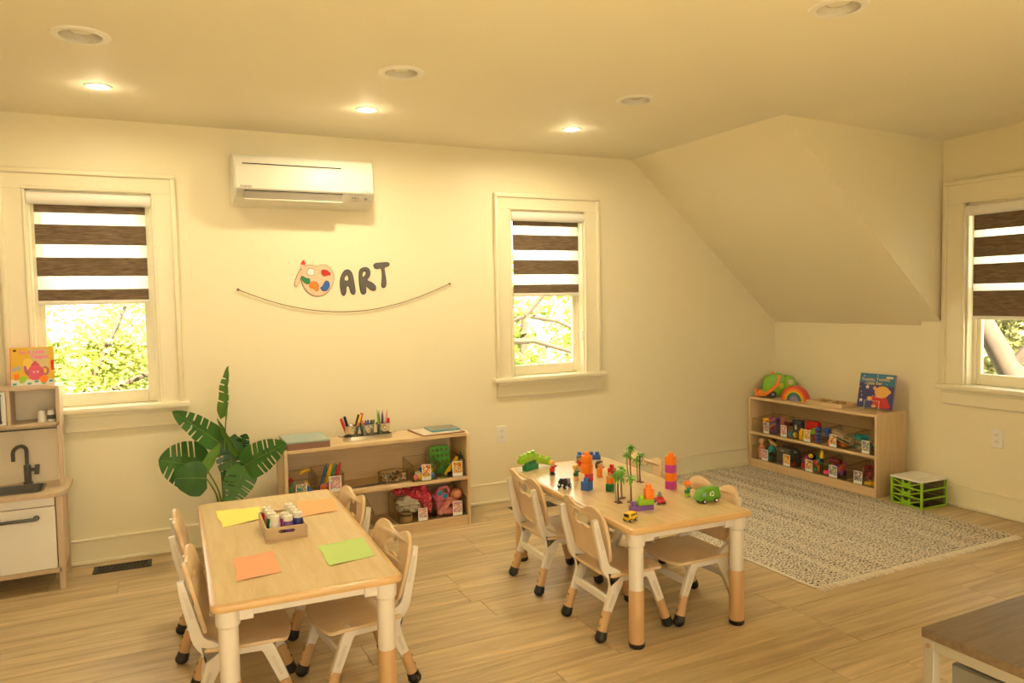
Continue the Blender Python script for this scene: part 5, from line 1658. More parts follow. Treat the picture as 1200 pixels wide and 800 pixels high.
# ------------------------------------------------------------------ corner shelf contents
def S2(x, y, z):
    return S2M @ Matrix.Translation((x, y, z))
G2 = 'clear bins on the corner shelf'
ZM2, ZB2 = 0.2885, 0.0625
names = ['first', 'second', 'third', 'fourth', 'fifth']
bx5 = [-0.465, -0.235, -0.005, 0.225, 0.455]
TOPB = [S2(x, 0.012, ZM2) for x in bx5]
LOWB = [S2(x, 0.012, ZB2) for x in bx5]
td = ['with yellow and orange shapes', 'with a dark case and balls', 'with a red pouch and blue rings', 'with a long wooden box', 'nearly empty, with a few teal pieces']
ldn = ['with dressed dolls', 'with dark grey cases', 'with play fruit', 'with purple and orange flower pieces', 'with red pieces and a yellow tray']
for i in range(5):
    bin_(names[i]+' clear bin of the corner shelf\'s upper row, '+td[i], TOPB[i], 0.215, 0.24, 0.125, 0.105, (0.045, 0.0, 0.0, 0.01, 0.055)[i], 0.062, 0.09, PICS[(i*2+1) % 5], G2)
    bin_(names[i]+' clear bin of the corner shelf\'s lower row, '+ldn[i], LOWB[i], 0.215, 0.24, 0.125, 0.105, (0.03, 0.03, 0.02, 0.01, -0.005)[i], 0.07, 0.09, PICS[(i*2+3) % 5], G2)
# card positions follow the photograph: cards hang left of each bin's middle
# upper row
M_ = TOPB[0]
pile(M_, 'yellow_shapes', 'yellow and orange shapes in the first upper bin', 0.11, 0.16, 0.12, 30, 0.03, 21, ('box', 'flower'), (M_yellow, M_orange))
t = thing('striped_box', 'purple box with yellow and blue stripes in the first upper bin', 'box', (0, 0, 0)); t.matrix_world = M_ @ Matrix.Translation((0.062, 0.05, 0.004))
b = B(); b.box((0, 0.03, 0.06), (0.072, 0.06, 0.12), 0.002); b.build('carton', M_purple, t)
for k, mm in enumerate((M_red, M_yellow, pl('toy_sky', (0.08, 0.25, 0.55)), M_orange)):
    b = B(); b.box((0.0, -0.001, 0.04+0.022*k), (0.066, 0.002, 0.009), 0, (0, R(-32), 0)); b.build('stripe', mm, t)
M_ = TOPB[1]
t = thing('small_case', 'dark blue grey case with a pink end in the second upper bin', 'case', (0, 0, 0)); t.matrix_world = M_ @ Matrix.Translation((0.045, 0.09, 0.004))
b = B(); b.box((0, 0.02, 0.066), (0.09, 0.05, 0.13), 0.006); b.build('case_body', pl('case_blue', (0.08, 0.10, 0.13)), t)
b = B(); b.box((0.0, -0.008, 0.075), (0.02, 0.006, 0.035), 0.002); b.build('clasp', M_twhite, t)
put(M_ @ Matrix.Translation((-0.075, 0.08, 0.004)), 'pink_folder', 'dusty pink folder standing in the second upper bin', 'folder', lambda b: (b.box((0, 0, 0.07), (0.055, 0.03, 0.135), 0.004), b.box((0, -0.016, 0.11), (0.03, 0.003, 0.02), 0.001)), pl('folder_pink', (0.42, 0.16, 0.13)))
for (x, mm, nm) in ((0.03, pl('toy_sky', (0.08, 0.25, 0.55)), 'blue'), (0.06, M_green, 'green'), (0.085, M_yellow, 'yellow')):
    put(M_, 'small_ball', nm+' ball at the front of the second upper bin', 'ball', lambda b: b.sph((x, 0.035, 0.028), (0.018, 0.018, 0.024), 12, 8), mm, 'balls in the second upper bin')
put(M_ @ Matrix.Translation((0.0, 0.05, 0.095)), 'hand_hole_dark', 'dark red rounded block standing in for the hand hole of the second upper bin', 'hand hole', lambda b: (b.box((0, 0, 0.01), (0.075, 0.03, 0.03), 0.01, None, 2), b.sph((0, -0.016, 0.012), 0.005, 8, 6)), pl('hand_hole_red', (0.12, 0.015, 0.012)))  # dark block added where the bin has its hand hole
M_ = TOPB[2]
put(M_ @ Matrix.Translation((-0.02, 0.09, 0.06)), 'red_pouch', 'red pouch on top of the third upper bin', 'pouch', lambda b: (b.box((0, 0, 0.045), (0.12, 0.05, 0.085), 0.012, None, 2), b.box((0, -0.026, 0.06), (0.09, 0.003, 0.006), 0.001)), M_red)
for k, (x, z) in enumerate(((-0.075, 0.02), (-0.075, 0.055), (-0.04, 0.02))):
    o = block(('front left', 'stacked', 'second')[k]+' yellow block in the third upper bin', 0, 0, 0, 1, 1, M_yellow, 0, 0.033, 0.034, 'yellow blocks in the third upper bin')
    o.matrix_world = M_ @ Matrix.Translation((x, 0.03, 0.004+z-0.02))
put(M_ @ Matrix.Translation((0.025, 0.03, 0.06)), 'green_shape', 'lime toy shape peeking over the card of the third upper bin', 'toy', lambda b: (b.sph((0, 0, 0.02), (0.026, 0.016, 0.022), 12, 8), b.sph((0.015, 0, 0.04), 0.01, 8, 6)), M_lime)
t = thing('ring_stack', 'stack of blue rings standing at the right of the third upper bin', 'toy', (0, 0, 0)); t.matrix_world = M_ @ Matrix.Translation((0.078, 0.035, 0.004))
for k in range(4):
    b = B(); b.sph((0, 0, 0.018+0.029*k), (0.024, 0.022, 0.0165), 14, 8); b.build('ring', M_blue, t)
put(M_ @ Matrix.Translation((0.05, 0.05, 0.004)), 'red_block', 'red block behind the card of the third upper bin', 'toy block', lambda b: (b.box((0, 0, 0.035), (0.03, 0.03, 0.07), 0.002), b.cyl((0, 0, 0.069), (0, 0, 0.08), 0.01, n=12)), M_red)
M_ = TOPB[3]
t = thing('wooden_case', 'long pale wooden case with a dark slot lying in the fourth upper bin', 'box', (0, 0, 0)); t.matrix_world = M_ @ Matrix.Translation((0.045, 0.06, 0.062)) @ Matrix.Rotation(R(14), 4, 'Y')
b = B(); b.box((0, 0, 0.012), (0.17, 0.05, 0.062), 0.004); b.build('case_body', pl('case_wood', (0.52, 0.38, 0.22), 0.5), t)
b = B(); b.box((0.01, -0.0255, 0.0), (0.14, 0.002, 0.012)); b.box((0.045, -0.0255, 0.028), (0.05, 0.002, 0.008)); b.build('slot', M_tblack, t)
put(M_ @ Matrix.Translation((-0.085, 0.05, 0.004)), 'blue_cup', 'blue toy cup at the left of the fourth upper bin', 'cup', lambda b: b.lathe([(0, 0.06), (0.02, 0.06), (0.027, 0.115), (0.024, 0.115), (0.018, 0.066), (0, 0.066)], n=18), M_blue)
pile(M_, 'orange_pieces', 'orange and yellow pieces under the blue cup in the fourth upper bin', 0.19, 0.18, 0.045, 18, 0.028, 31, ('box', 'cyl'), (M_orange, pl('case_wood', (0.52, 0.38, 0.22), 0.5), M_red))
M_ = TOPB[4]
pile(M_, 'teal_pieces', 'teal and tan pieces in the fifth upper bin', 0.19, 0.18, 0.05, 16, 0.03, 33, ('box', 'cyl'), (M_teal, pl('case_wood', (0.52, 0.38, 0.22), 0.5), M_tgrey))
put(M_ @ Matrix.Translation((-0.06, 0.1, 0.06)), 'teal_scarf', 'teal cloth over the left of the fifth upper bin', 'cloth', lambda b: cloth_lump(b, (0, 0, 0.03), (0.06, 0.04, 0.022), 8), M_teal)
# lower row
M_ = LOWB[0]
def doll(label, x, y, shirt, hair, lean):
    t = thing('doll', label, 'doll', (0, 0, 0), 0, 'dolls in the first lower bin'); t.matrix_world = M_ @ Matrix.Translation((x, y, 0.01)) @ Matrix.Rotation(lean, 4, 'Y')
    b = B(); b.lathe([(0, 0), (0.03, 0), (0.026, 0.05), (0.016, 0.1), (0.008, 0.112), (0, 0.112)], n=16)
    for q in (-1, 1):
        b.tube([(q*0.012, 0, 0.098), (q*0.032, -0.004, 0.08), (q*0.036, -0.01, 0.055)], [0.008, 0.007, 0.006], 8)
    b.build('dress', shirt, t)
    b = B(); b.sph((0, 0, 0.135), (0.022, 0.021, 0.024), 14, 10); b.sph((0, -0.022, 0.132), 0.004, 6, 5); b.build('head', M_skin, t)
    b = B(); b.sph((0, 0.005, 0.143), (0.025, 0.022, 0.021), 14, 8); b.build('hair', hair, t)
doll('peach coloured doll at the left of the first lower bin', -0.045, 0.05, pl('peach', (0.86, 0.36, 0.24)), M_skin, R(-6))
doll('doll with teal and black clothes in the first lower bin', 0.015, 0.08, M_teal, M_tblack, R(8))
put(M_ @ Matrix.Translation((0.06, 0.06, 0.135)), 'tan_toy_animal', 'tan toy animal lying on top of the first lower bin', 'toy animal', lambda b: (b.sph((0, 0, 0.012), (0.042, 0.018, 0.014), 14, 8, (0, 0.4, 0)), b.sph((-0.04, 0, 0.032), (0.016, 0.014, 0.012), 10, 8), b.cyl((-0.02, 0, 0.01), (-0.024, 0, -0.012), 0.005, n=8), b.cyl((0.02, 0, 0.0), (0.022, 0, -0.02), 0.005, n=8)), pl('tan_toy', (0.62, 0.40, 0.16)))
pile(M_, 'dark_costume_bits', 'dark green and brown doll clothes in the first lower bin', 0.2, 0.18, 0.09, 26, 0.034, 41, ('sph', 'box'), (pl('dark_olive', (0.06, 0.055, 0.03)), M_brown))
M_ = LOWB[1]
for (x, y, col, nm, w_) in ((-0.035, 0.03, (0.10, 0.085, 0.075), 'grey brown flat case at the front of the second lower bin', 0.13), (0.06, 0.07, (0.035, 0.04, 0.05), 'dark flat case at the right of the second lower bin', 0.08), (-0.03, 0.10, (0.07, 0.06, 0.06), 'dark grey case at the back of the second lower bin', 0.15)):
    t = thing('flat_case', nm, 'case', (0, 0, 0), 0, 'cases in the second lower bin'); t.matrix_world = M_ @ Matrix.Translation((x, y, 0.004))
    b = B(); b.box((0, 0, 0.065), (w_, 0.022, 0.13), 0.005); b.build('case_body', pl('case_'+nm.split()[0]+str(int(x*1000)), col), t)
    b = B(); b.box((0, -0.0115, 0.108), (0.03, 0.002, 0.014), 0.0008); b.build('label_plate', M_tgrey, t)
put(M_ @ Matrix.Translation((0.055, 0.045, 0.004)), 'red_toy_piece', 'small red piece at the bottom of the second lower bin', 'toy', lambda b: (b.sph((0, 0, 0.016), (0.022, 0.014, 0.016), 10, 8), b.sph((0.012, 0, 0.03), 0.008, 8, 6)), pl('brick_red', (0.45, 0.06, 0.02)))
M_ = LOWB[2]
def food(label, fn, mm, leaf_=None):
    t = thing('toy_food', label, 'toy food', (0, 0, 0), 0, 'play food in the third lower bin'); t.matrix_world = M_ @ Matrix.Translation((0, 0, 0.003))
    b = B(); fn(b); b.build('flesh', mm, t)
    if leaf_:
        b = B(); leaf_(b); b.build('stalk', M_green, t)
food('red toy apple at the front left of the play food bin', lambda b: b.sph((-0.055, 0.035, 0.03), (0.026, 0.024, 0.028), 14, 10), M_red, lambda b: b.cyl((-0.055, 0.035, 0.056), (-0.052, 0.035, 0.068), 0.0025, n=6))
food('dark pink toy fruit above the apple in the play food bin', lambda b: b.sph((-0.06, 0.06, 0.075), (0.024, 0.024, 0.03), 14, 10), M_magenta, lambda b: b.cyl((-0.06, 0.06, 0.10), (-0.055, 0.06, 0.113), 0.0025, n=6))
food('orange toy fruit over the card of the play food bin', lambda b: b.sph((0.0, 0.04, 0.112), (0.019, 0.018, 0.019), 14, 10), M_yellow, lambda b: b.cyl((0.0, 0.04, 0.13), (0.002, 0.04, 0.136), 0.002, n=6))
food('red toy tomato right of the card in the play food bin', lambda b: b.sph((0.06, 0.035, 0.07), (0.024, 0.022, 0.022), 14, 10), pl('tomato', (0.55, 0.06, 0.02)), lambda b: b.cyl((0.06, 0.035, 0.09), (0.062, 0.035, 0.1), 0.002, n=6))
food('light blue toy fruit at the right of the play food bin', lambda b: b.sph((0.076, 0.05, 0.085), (0.026, 0.024, 0.024), 14, 10), pl('toy_sky2', (0.10, 0.30, 0.42)))
food('tall yellow toy corn in a green husk standing in the play food bin', lambda b: b.lathe([(0, 0), (0.014, 0.006), (0.018, 0.04), (0.012, 0.085), (0, 0.1)], (0.075, 0.075, 0.075), 14), M_yellow, lambda b: (b.tube([(0.062, 0.06, 0.06), (0.056, 0.058, 0.10), (0.05, 0.056, 0.13)], [0.008, 0.01, 0.002], 8), b.tube([(0.09, 0.06, 0.06), (0.096, 0.058, 0.09), (0.1, 0.056, 0.11)], [0.008, 0.01, 0.002], 8)))
food('green toy pepper low at the right of the play food bin', lambda b: (b.sph((0.06, 0.03, 0.022), (0.02, 0.017, 0.02), 12, 8), b.tube([(0.075, 0.03, 0.045), (0.084, 0.028, 0.02), (0.09, 0.026, 0.01)], [0.009, 0.012, 0.005], 8)), M_green)
food('orange toy carrot at the right edge of the play food bin', lambda b: b.tube([(0.09, 0.025, 0.06), (0.09, 0.024, 0.035), (0.09, 0.022, 0.008)], [0.011, 0.009, 0.003], 10), M_orange, lambda b: b.sph((0.09, 0.025, 0.068), (0.008, 0.008, 0.01), 8, 6))
food('dark toy fruit behind the card of the play food bin', lambda b: b.sph((-0.015, 0.07, 0.10), (0.032, 0.026, 0.028), 14, 10), pl('aubergine', (0.03, 0.012, 0.02)))
M_ = LOWB[3]
pile(M_, 'flower_pieces', 'purple and orange flower shaped pieces in the fourth lower bin', 0.13, 0.14, 0.11, 60, 0.03, 51, ('flower',), (M_purple, M_orange, M_purple, pl('coral', (0.85, 0.14, 0.06))))
put(M_ @ Matrix.Translation((-0.07, 0.03, 0.004)), 'pink_toy_ball', 'bright pink ball at the front left of the fourth lower bin', 'ball', lambda b: (b.sph((0, 0, 0.02), (0.03, 0.022, 0.02), 14, 8), b.sph((0.02, 0, 0.036), 0.01, 8, 6)), pl('hot_pink', (0.85, 0.08, 0.22)))
put(M_ @ Matrix.Translation((-0.01, 0.05, 0.10)), 'hand_hole_maroon', 'maroon rounded block standing in for the hand hole of the fourth lower bin', 'pouch', lambda b: (b.box((0, 0, 0.015), (0.10, 0.04, 0.04), 0.014, None, 2), b.box((0, -0.021, 0.02), (0.06, 0.002, 0.004))), pl('maroon', (0.20, 0.02, 0.015)))  # maroon block added in place of this bin's hand hole
put(M_ @ Matrix.Translation((-0.07, 0.09, 0.004)), 'olive_toy', 'olive toy piece behind the pink ball of the fourth lower bin', 'toy', lambda b: (b.sph((0, 0, 0.05), (0.035, 0.03, 0.048), 12, 8), b.sph((0, 0, 0.1), 0.016, 8, 6)), pl('olive', (0.16, 0.13, 0.03)))
M_ = LOWB[4]
pile(M_, 'red_clear_pieces', 'red and pink pieces at the back of the fifth lower bin', 0.19, 0.12, 0.13, 36, 0.03, 61, ('box', 'cyl', 'sph'), (pl('rose', (0.52, 0.08, 0.09)), pl('dusky', (0.30, 0.10, 0.08))), 0.09)
t = thing('yellow_tray', 'small yellow tray at the front right of the fifth lower bin', 'tray', (0, 0, 0)); t.matrix_world = M_ @ Matrix.Translation((0.06, 0.045, 0.004))
b = B(); b.box((0, 0, 0.003), (0.07, 0.05, 0.005)); b.build('base', M_yellow, t)
b = B(); b.mesh(flat([rrect(0.07, 0.05, 0.01), rrect(0.062, 0.042, 0.008)], 0.022), Matrix.Translation((0, 0, 0.011))); b.build('rim', M_yellow, t)

# ---- on top of the corner shelf
ZT2 = 0.5755
# green and orange toy loader truck
t = thing('toy_garbage_truck', 'large green toy garbage truck with an orange scoop on the corner shelf', 'toy vehicle', (0, 0, 0))
t.matrix_world = S2(-0.428, 0.165, ZT2) @ Matrix.Rotation(R(48), 4, 'Z')
M_tg = pl('truck_bright_green', (0.22, 0.50, 0.025)); M_to = pl('truck_orange', (0.95, 0.24, 0.012))
# local: front (cab) +X, back with the scoop -X
b = B(); b.prism(catmull([(-0.12, 0.028), (-0.135, 0.075), (-0.12, 0.15), (-0.085, 0.178), (0.03, 0.182), (0.035, 0.028)], 3), 0.125, XZ(0.0625), 0.012); b.build('hopper', M_tg, t)
b = B(); b.prism(catmull([(0.035, 0.028), (0.035, 0.168), (0.085, 0.172), (0.112, 0.15), (0.125, 0.08), (0.12, 0.028)], 3), 0.12, XZ(0.06), 0.010); cb = b.build('cab', M_tg, t)
b = B(); b.prism(rrect(0.035, 0.04, 0.008, 4, 0.08, 0.128), 0.002, XZ(-0.0595)); b.prism(rrect(0.035, 0.04, 0.008, 4, 0.08, 0.128), 0.002, XZ(0.0615)); b.build('cab_window', pl('cream_window', (0.62, 0.55, 0.30)), cb)
b = B()
for s in (-1, 1):
    b.prism(strip([(-0.005, 0.185), (-0.02, 0.11), (-0.07, 0.06), (-0.13, 0.02)], [0.022, 0.026, 0.026, 0.03]), 0.014, XZ(s*0.068+0.007), 0.003)
b.build('scoop_arm', M_to, t)
b = B(); b.prism([(-0.185, 0.014), (-0.185, 0.034), (-0.165, 0.058), (-0.13, 0.06), (-0.115, 0.02), (-0.13, 0.014)], 0.15, XZ(0.075), 0.004)
b.box((-0.185, -0.06, 0.05), (0.012, 0.016, 0.03), 0.003); b.box((-0.185, 0.06, 0.05), (0.012, 0.016, 0.03), 0.003); b.build('scoop', M_to, t)
b = B(); b.box((-0.05, 0.05, 0.19), (0.025, 0.02, 0.022), 0.005); b.build('beacon', M_to, t)
b = B(); b.bx(-0.11, 0.115, -0.05, 0.05, 0.016, 0.032, 0.003); b.build('chassis', M_tblack, t)
for x in (-0.055, 0.08):
    for s in (-1, 1):
        b = B(); b.cyl((x, s*0.058, 0.028), (x, s*0.074, 0.028), 0.028, n=20); wh = b.build('wheel', M_tblack, t)
        b = B(); b.cyl((x, s*0.058, 0.028), (x, s*0.0755, 0.028), 0.012, n=12); b.build('hub', M_tgrey, wh)
me = flat([ell(0.012, 0.10, 0.014, 0.019, 20), ell(0.012, 0.10, 0.008, 0.012, 20)], 0.002)
b = B(); b.mesh(me, XZ(-0.0625)); b.build('round_emblem', M_yellow, t)
# rainbow
RB = S2(-0.195, 0.075, ZT2) @ Matrix.Rotation(R(8), 4, 'Z')
cols = [(pl('rb_red', (0.75, 0.09, 0.06)), 'red'), (pl('rb_orange', (0.92, 0.25, 0.03)), 'orange'), (pl('rb_yellow', (0.88, 0.52, 0.05)), 'yellow'), (pl('rb_green', (0.03, 0.24, 0.08)), 'green'), (pl('rb_blue', (0.14, 0.22, 0.42)), 'blue'), (pl('rb_lilac', (0.46, 0.30, 0.45)), 'lilac')]
radii = [0.118, 0.101, 0.083, 0.067, 0.05, 0.036, 0.0]
for k, (mm, nm) in enumerate(cols):
    r1, r0 = radii[k]-0.0006, radii[k+1]
    pts = [(r1*math.cos(PI*i/24), r1*math.sin(PI*i/24)) for i in range(25)]
    if r0 > 0:
        pts += [(r0*math.cos(PI*i/24), r0*math.sin(PI*i/24)) for i in range(24, -1, -1)]
    b = B(); b.prism(pts, 0.05, XZ(0.05), 0.002)
    o = b.build('rainbow_arch', mm); o.matrix_world = RB
    tag(o, nm+' arch of the nested wooden rainbow on the corner shelf', 'toy arch', 'nested rainbow arches')
# wooden sorting tray with pieces
t = thing('sorting_tray', 'flat wooden tray with open compartments in the middle of the corner shelf top', 'tray', (0, 0, 0)); t.matrix_world = S2(0.115, 0.12, ZT2)
b = B(); b.bx(-0.165, 0.165, -0.07, 0.11, 0, 0.006); b.build('base', M_birch, t)
for (x0, x1, y0, y1) in ((-0.165, 0.165, -0.07, -0.06), (-0.165, 0.165, 0.10, 0.11), (-0.165, -0.155, -0.06, 0.10), (0.155, 0.165, -0.06, 0.10), (-0.005, 0.005, -0.06, 0.10)):
    b = B(); b.bx(x0, x1, y0, y1, 0.005, 0.028, 0.001); b.build('rail', M_birch, t)
for k in range(4):
    put(S2(0.02+0.05*k+(0.02 if k > 1 else 0), 0.16, ZT2+0.0062), 'wooden_block', ('first', 'second', 'third', 'fourth')[k]+' small wooden block from the left in the sorting tray', 'toy block', lambda b: (b.box((0, 0, 0.011), (0.032, 0.05, 0.022), 0.002), b.cyl((0, 0, 0.021), (0, 0, 0.03), 0.005, n=8)), pl('block_wood', (0.46, 0.28, 0.12), 0.5), 'small blocks in the sorting tray')
# star book on a wire stand
Mbk = S2(0.465, 0.15, ZT2+0.018) @ Matrix.Rotation(R(6), 4, 'Z') @ Matrix.Rotation(R(78), 4, 'X')
M_night = pl('book_night', (0.035, 0.028, 0.16), 0.3)
t = book('picture_book', 'dark blue bedtime picture book with a bear on a wire stand, corner shelf', Mbk, 0.265, 0.245, 0.014, M_night, pl('book_violet', (0.36, 0.12, 0.34)))
onface(t, 'sky_band', [(-0.1325, 0.18), (0.1325, 0.16), (0.1325, 0.245), (-0.1325, 0.245)], 0.0, pl('book_teal', (0.015, 0.16, 0.30), 0.3))
for (sx, sy, sr) in ((-0.068, 0.148, 0.018), (-0.106, 0.05, 0.017), (-0.1, 0.225, 0.006), (0.0, 0.232, 0.006), (-0.09, 0.17, 0.005), (-0.125, 0.145, 0.005), (-0.11, 0.11, 0.005), (-0.105, 0.085, 0.006), (-0.02, 0.09, 0.005), (0.075, 0.175, 0.004)):
    onface(t, 'star', star(sx, sy, sr), 0.0009, pl('book_star', (0.80, 0.74, 0.60)))
M_bear = pl('book_bear', (0.78, 0.42, 0.08))
onface(t, 'bear_body', catmull([(0.0, 0.012), (-0.012, 0.06), (0.01, 0.088), (0.07, 0.088), (0.1, 0.05), (0.11, 0.008)], 4), 0.0008, pl('book_red', (0.60, 0.02, 0.02)))
onface(t, 'bear_sleeve', catmull([(-0.022, 0.05), (-0.025, 0.085), (0.02, 0.085), (0.02, 0.05)], 3), 0.0009, pl('book_red', (0.60, 0.02, 0.02)))
onface(t, 'bear_paw', ell(-0.042, 0.068, 0.02, 0.014, 16), 0.0011, M_bear)
onface(t, 'bear_head', ell(0.045, 0.118, 0.056, 0.042, 24, 0.15), 0.0013, M_bear)
onface(t, 'bear_ear', ell(-0.012, 0.142, 0.012, 0.014, 14), 0.0011, pl('book_ear', (0.80, 0.38, 0.26)))
onface(t, 'bear_ear', ell(0.098, 0.122, 0.013, 0.013, 14), 0.0011, M_bear)
onface(t, 'bear_scarf', ell(0.02, 0.085, 0.022, 0.008, 14), 0.0015, pl('book_ear', (0.80, 0.38, 0.26)))
onface(t, 'bear_foot', ell(-0.005, 0.014, 0.018, 0.01, 14), 0.0012, M_bear)
onface(t, 'sticker', rrect(0.05, 0.014, 0.004, 3, 0.09, 0.223), 0.0009, pl('book_cream', (0.70, 0.66, 0.42)))
b = B(); b.mesh(text_mesh('Twinkle, Twinkle,', 0.030, 0.0006, width=0.0008), Matrix.Translation((-0.012, 0.204, 0.0012)) @ Matrix.Rotation(R(2), 4, 'Z')); b.mesh(text_mesh('Little Star', 0.030, 0.0006, width=0.0008), Matrix.Translation((-0.02, 0.176, 0.0012)) @ Matrix.Rotation(R(2), 4, 'Z'))
b.build('title_lettering', pl('book_gold', (0.62, 0.44, 0.24)), t)
t = thing('wire_book_stand', 'silver wire stand holding up the bear book', 'book stand', (0, 0, 0)); t.matrix_world = S2(0.465, 0.15, ZT2) @ Matrix.Rotation(R(6), 4, 'Z')
for s in (-1, 1):
    b = B(); b.tube([(s*0.055-0.012, -0.045, 0.004), (s*0.055, -0.035, 0.016), (s*0.055, 0.0, 0.014), (s*0.055, 0.03, 0.012), (s*0.055, 0.07, 0.14), (s*0.055, 0.09, 0.003)], 0.0022, 7)
    b.tube([(s*0.055, -0.035, 0.016), (s*0.055, -0.026, 0.075)], 0.0022, 7); b.build('wire_side', M_wire, t)
b = B(); b.tube([(-0.055, -0.026, 0.075), (0.055, -0.026, 0.075)], 0.0022, 7); b.build('wire_front', M_wire, t)
b = B(); b.tube([(-0.055, 0.07, 0.14), (0.055, 0.07, 0.14)], 0.0022, 7); b.build('wire_back', M_wire, t)

# ------------------------------------------------------------------ green drawer box (front faces -X)
GBM = Matrix.Translation((4.478, -1.455, 0)) @ Matrix.Rotation(R(-92), 4, 'Z')
t = thing('drawer_organizer', 'lime green three-drawer plastic organizer with a white lid beside the corner shelf', 'drawer box', (0, 0, 0)); t.matrix_world = GBM
gw, gd, gh = 0.235, 0.245, 0.185
M_gg = pl('lime_plastic', (0.30, 0.60, 0.025))
b = B()
for sx in (-1, 1):
    b.bx(sx*gw/2-0.014*(sx > 0), sx*gw/2+0.014*(sx < 0), 0, 0.014, 0, gh-0.012, 0.002); b.bx(sx*gw/2-0.012*(sx > 0), sx*gw/2+0.012*(sx < 0), gd-0.014, gd, 0, gh-0.012, 0.002)
    for z in (0.0, 0.058, 0.116):
        b.bx(sx*gw/2-0.006*(sx > 0), sx*gw/2+0.006*(sx < 0), 0.012, gd-0.012, z, z+0.011, 0.001)
for z in (0.0, 0.058, 0.116):
    b.bx(-gw/2+0.01, gw/2-0.01, gd-0.008, gd, z, z+0.01)
b.build('frame', M_gg, t)
b = B(); b.bx(-gw/2-0.002, gw/2+0.002, -0.006, gd+0.002, gh-0.012, gh, 0.003); b.build('lid', M_kwhite, t)
b = B(); b.box((0.045, gd/2, gh+0.0005), (0.002, gd-0.02, 0.002)); b.build('lid_ridge', M_kwhite, t)
for k, z in enumerate((0.003, 0.061, 0.119)):
    b = B(); b.bx(-gw/2+0.016, gw/2-0.016, 0.012, gd-0.014, z+0.004, z+0.048, 0.002); dr = b.build('drawer', M_frost, t)
    b = B()
    y0, y1 = -0.002, 0.008
    b.bx(-gw/2+0.014, gw/2-0.014, y0, y1, z, z+0.008, 0.001)
    b.bx(-0.03, 0.03, y0, y1, z, z+0.034, 0.003)
    for s in (-1, 1):
        b.bx(s*0.024-0.007, s*0.024+0.007, y0, y1, z+0.0, z+0.05, 0.001)
        b.prism(strip([(s*0.03, 0.004+z), (s*0.05, 0.012+z)], [0.014, 0.004]), 0.009, XZ(y1))
        b.prism(strip([(s*0.03, z+0.022), (s*(gw/2-0.016), z+0.046)], [0.008, 0.006]), 0.008, XZ(y1))
    b.build('drawer_grille', M_gg, dr)

# ------------------------------------------------------------------ rug
RX0, RX1, RY0, RY1 = 2.84, 4.445, -2.175, -0.035
def rug_mat():
    mt, nt, p = new_mat('rug_weave')
    ge = nt.nodes.new('ShaderNodeNewGeometry')
    def noise(scale, sc, det=2):
        mp = nt.nodes.new('ShaderNodeMapping'); mp.inputs['Scale'].default_value = sc
        nt.links.new(ge.outputs['Position'], mp.inputs['Vector'])
        n = nt.nodes.new('ShaderNodeTexNoise'); n.inputs['Scale'].default_value = scale; n.inputs['Detail'].default_value = det
        nt.links.new(mp.outputs[0], n.inputs['Vector'])
        return n
    n1 = noise(1.0, (125, 72, 1), 2)
    n2 = noise(1.0, (14, 0.6, 1), 3)
    mth = nt.nodes.new('ShaderNodeMath'); mth.operation = 'MULTIPLY_ADD'
    nt.links.new(n2.outputs['Fac'], mth.inputs[0]); mth.inputs[1].default_value = 0.22
    nt.links.new(n1.outputs['Fac'], mth.inputs[2])
    rp = nt.nodes.new('ShaderNodeValToRGB')
    e = rp.color_ramp.elements
    e[0].position = 0.52; e[0].color = (0.045, 0.04, 0.036, 1)
    e[1].position = 0.58; e[1].color = (0.68, 0.61, 0.52, 1)
    nt.links.new(mth.outputs[0], rp.inputs['Fac'])
    nt.links.new(rp.outputs['Color'], p.inputs['Base Color'])
    p.inputs['Roughness'].default_value = 0.95
    p.inputs['Specular IOR Level'].default_value = 0.1
    bp = nt.nodes.new('ShaderNodeBump'); bp.inputs['Strength'].default_value = 0.6; bp.inputs['Distance'].default_value = 0.004
    nt.links.new(n1.outputs['Fac'], bp.inputs['Height']); nt.links.new(bp.outputs['Normal'], p.inputs['Normal'])
    return mt
M_rug = rug_mat()
M_rugedge = mat('rug_edge', (0.78, 0.71, 0.60), 0.95, var=0.12, scale=200)
t = thing('woven_rug', 'grey and cream flecked woven rug with a fringe in front of the corner shelf', 'rug', ((RX0+RX1)/2, (RY0+RY1)/2, 0))
hx, hy = (RX1-RX0)/2, (RY1-RY0)/2
b = B(); b.bx(-hx, hx, -hy, hy, 0.0005, 0.007, 0.002); b.build('pile', M_rug, t)
b = B()
b.bx(-hx-0.004, -hx+0.010, -hy, hy, 0.0005, 0.0085, 0.002)
b.build('side_binding', M_rugedge, t)
rr = random.Random(2)
b = B()
n = 230
for k in range(n):
    x = -hx + 2*hx*(k+0.5)/n
    L_ = rr.uniform(0.03, 0.05); dx = rr.uniform(-.008, .008)
    for (ya, sg) in ((-hy, -1),):
        b.poly([(x-0.0026, ya+0.002, 0.006), (x+0.0026, ya+0.002, 0.006), (x+0.0022+dx, ya+sg*L_, 0.0015), (x-0.0022+dx, ya+sg*L_, 0.0015),
                (x, ya+0.002, 0.008), (x+dx, ya+sg*L_, 0.0035)], [(0, 3, 5, 4), (1, 4, 5, 2), (0, 1, 2, 3), (0, 4, 1), (3, 2, 5)])
fr = b.build('fringe', M_rugedge, t); fr['kind'] = 'stuff'

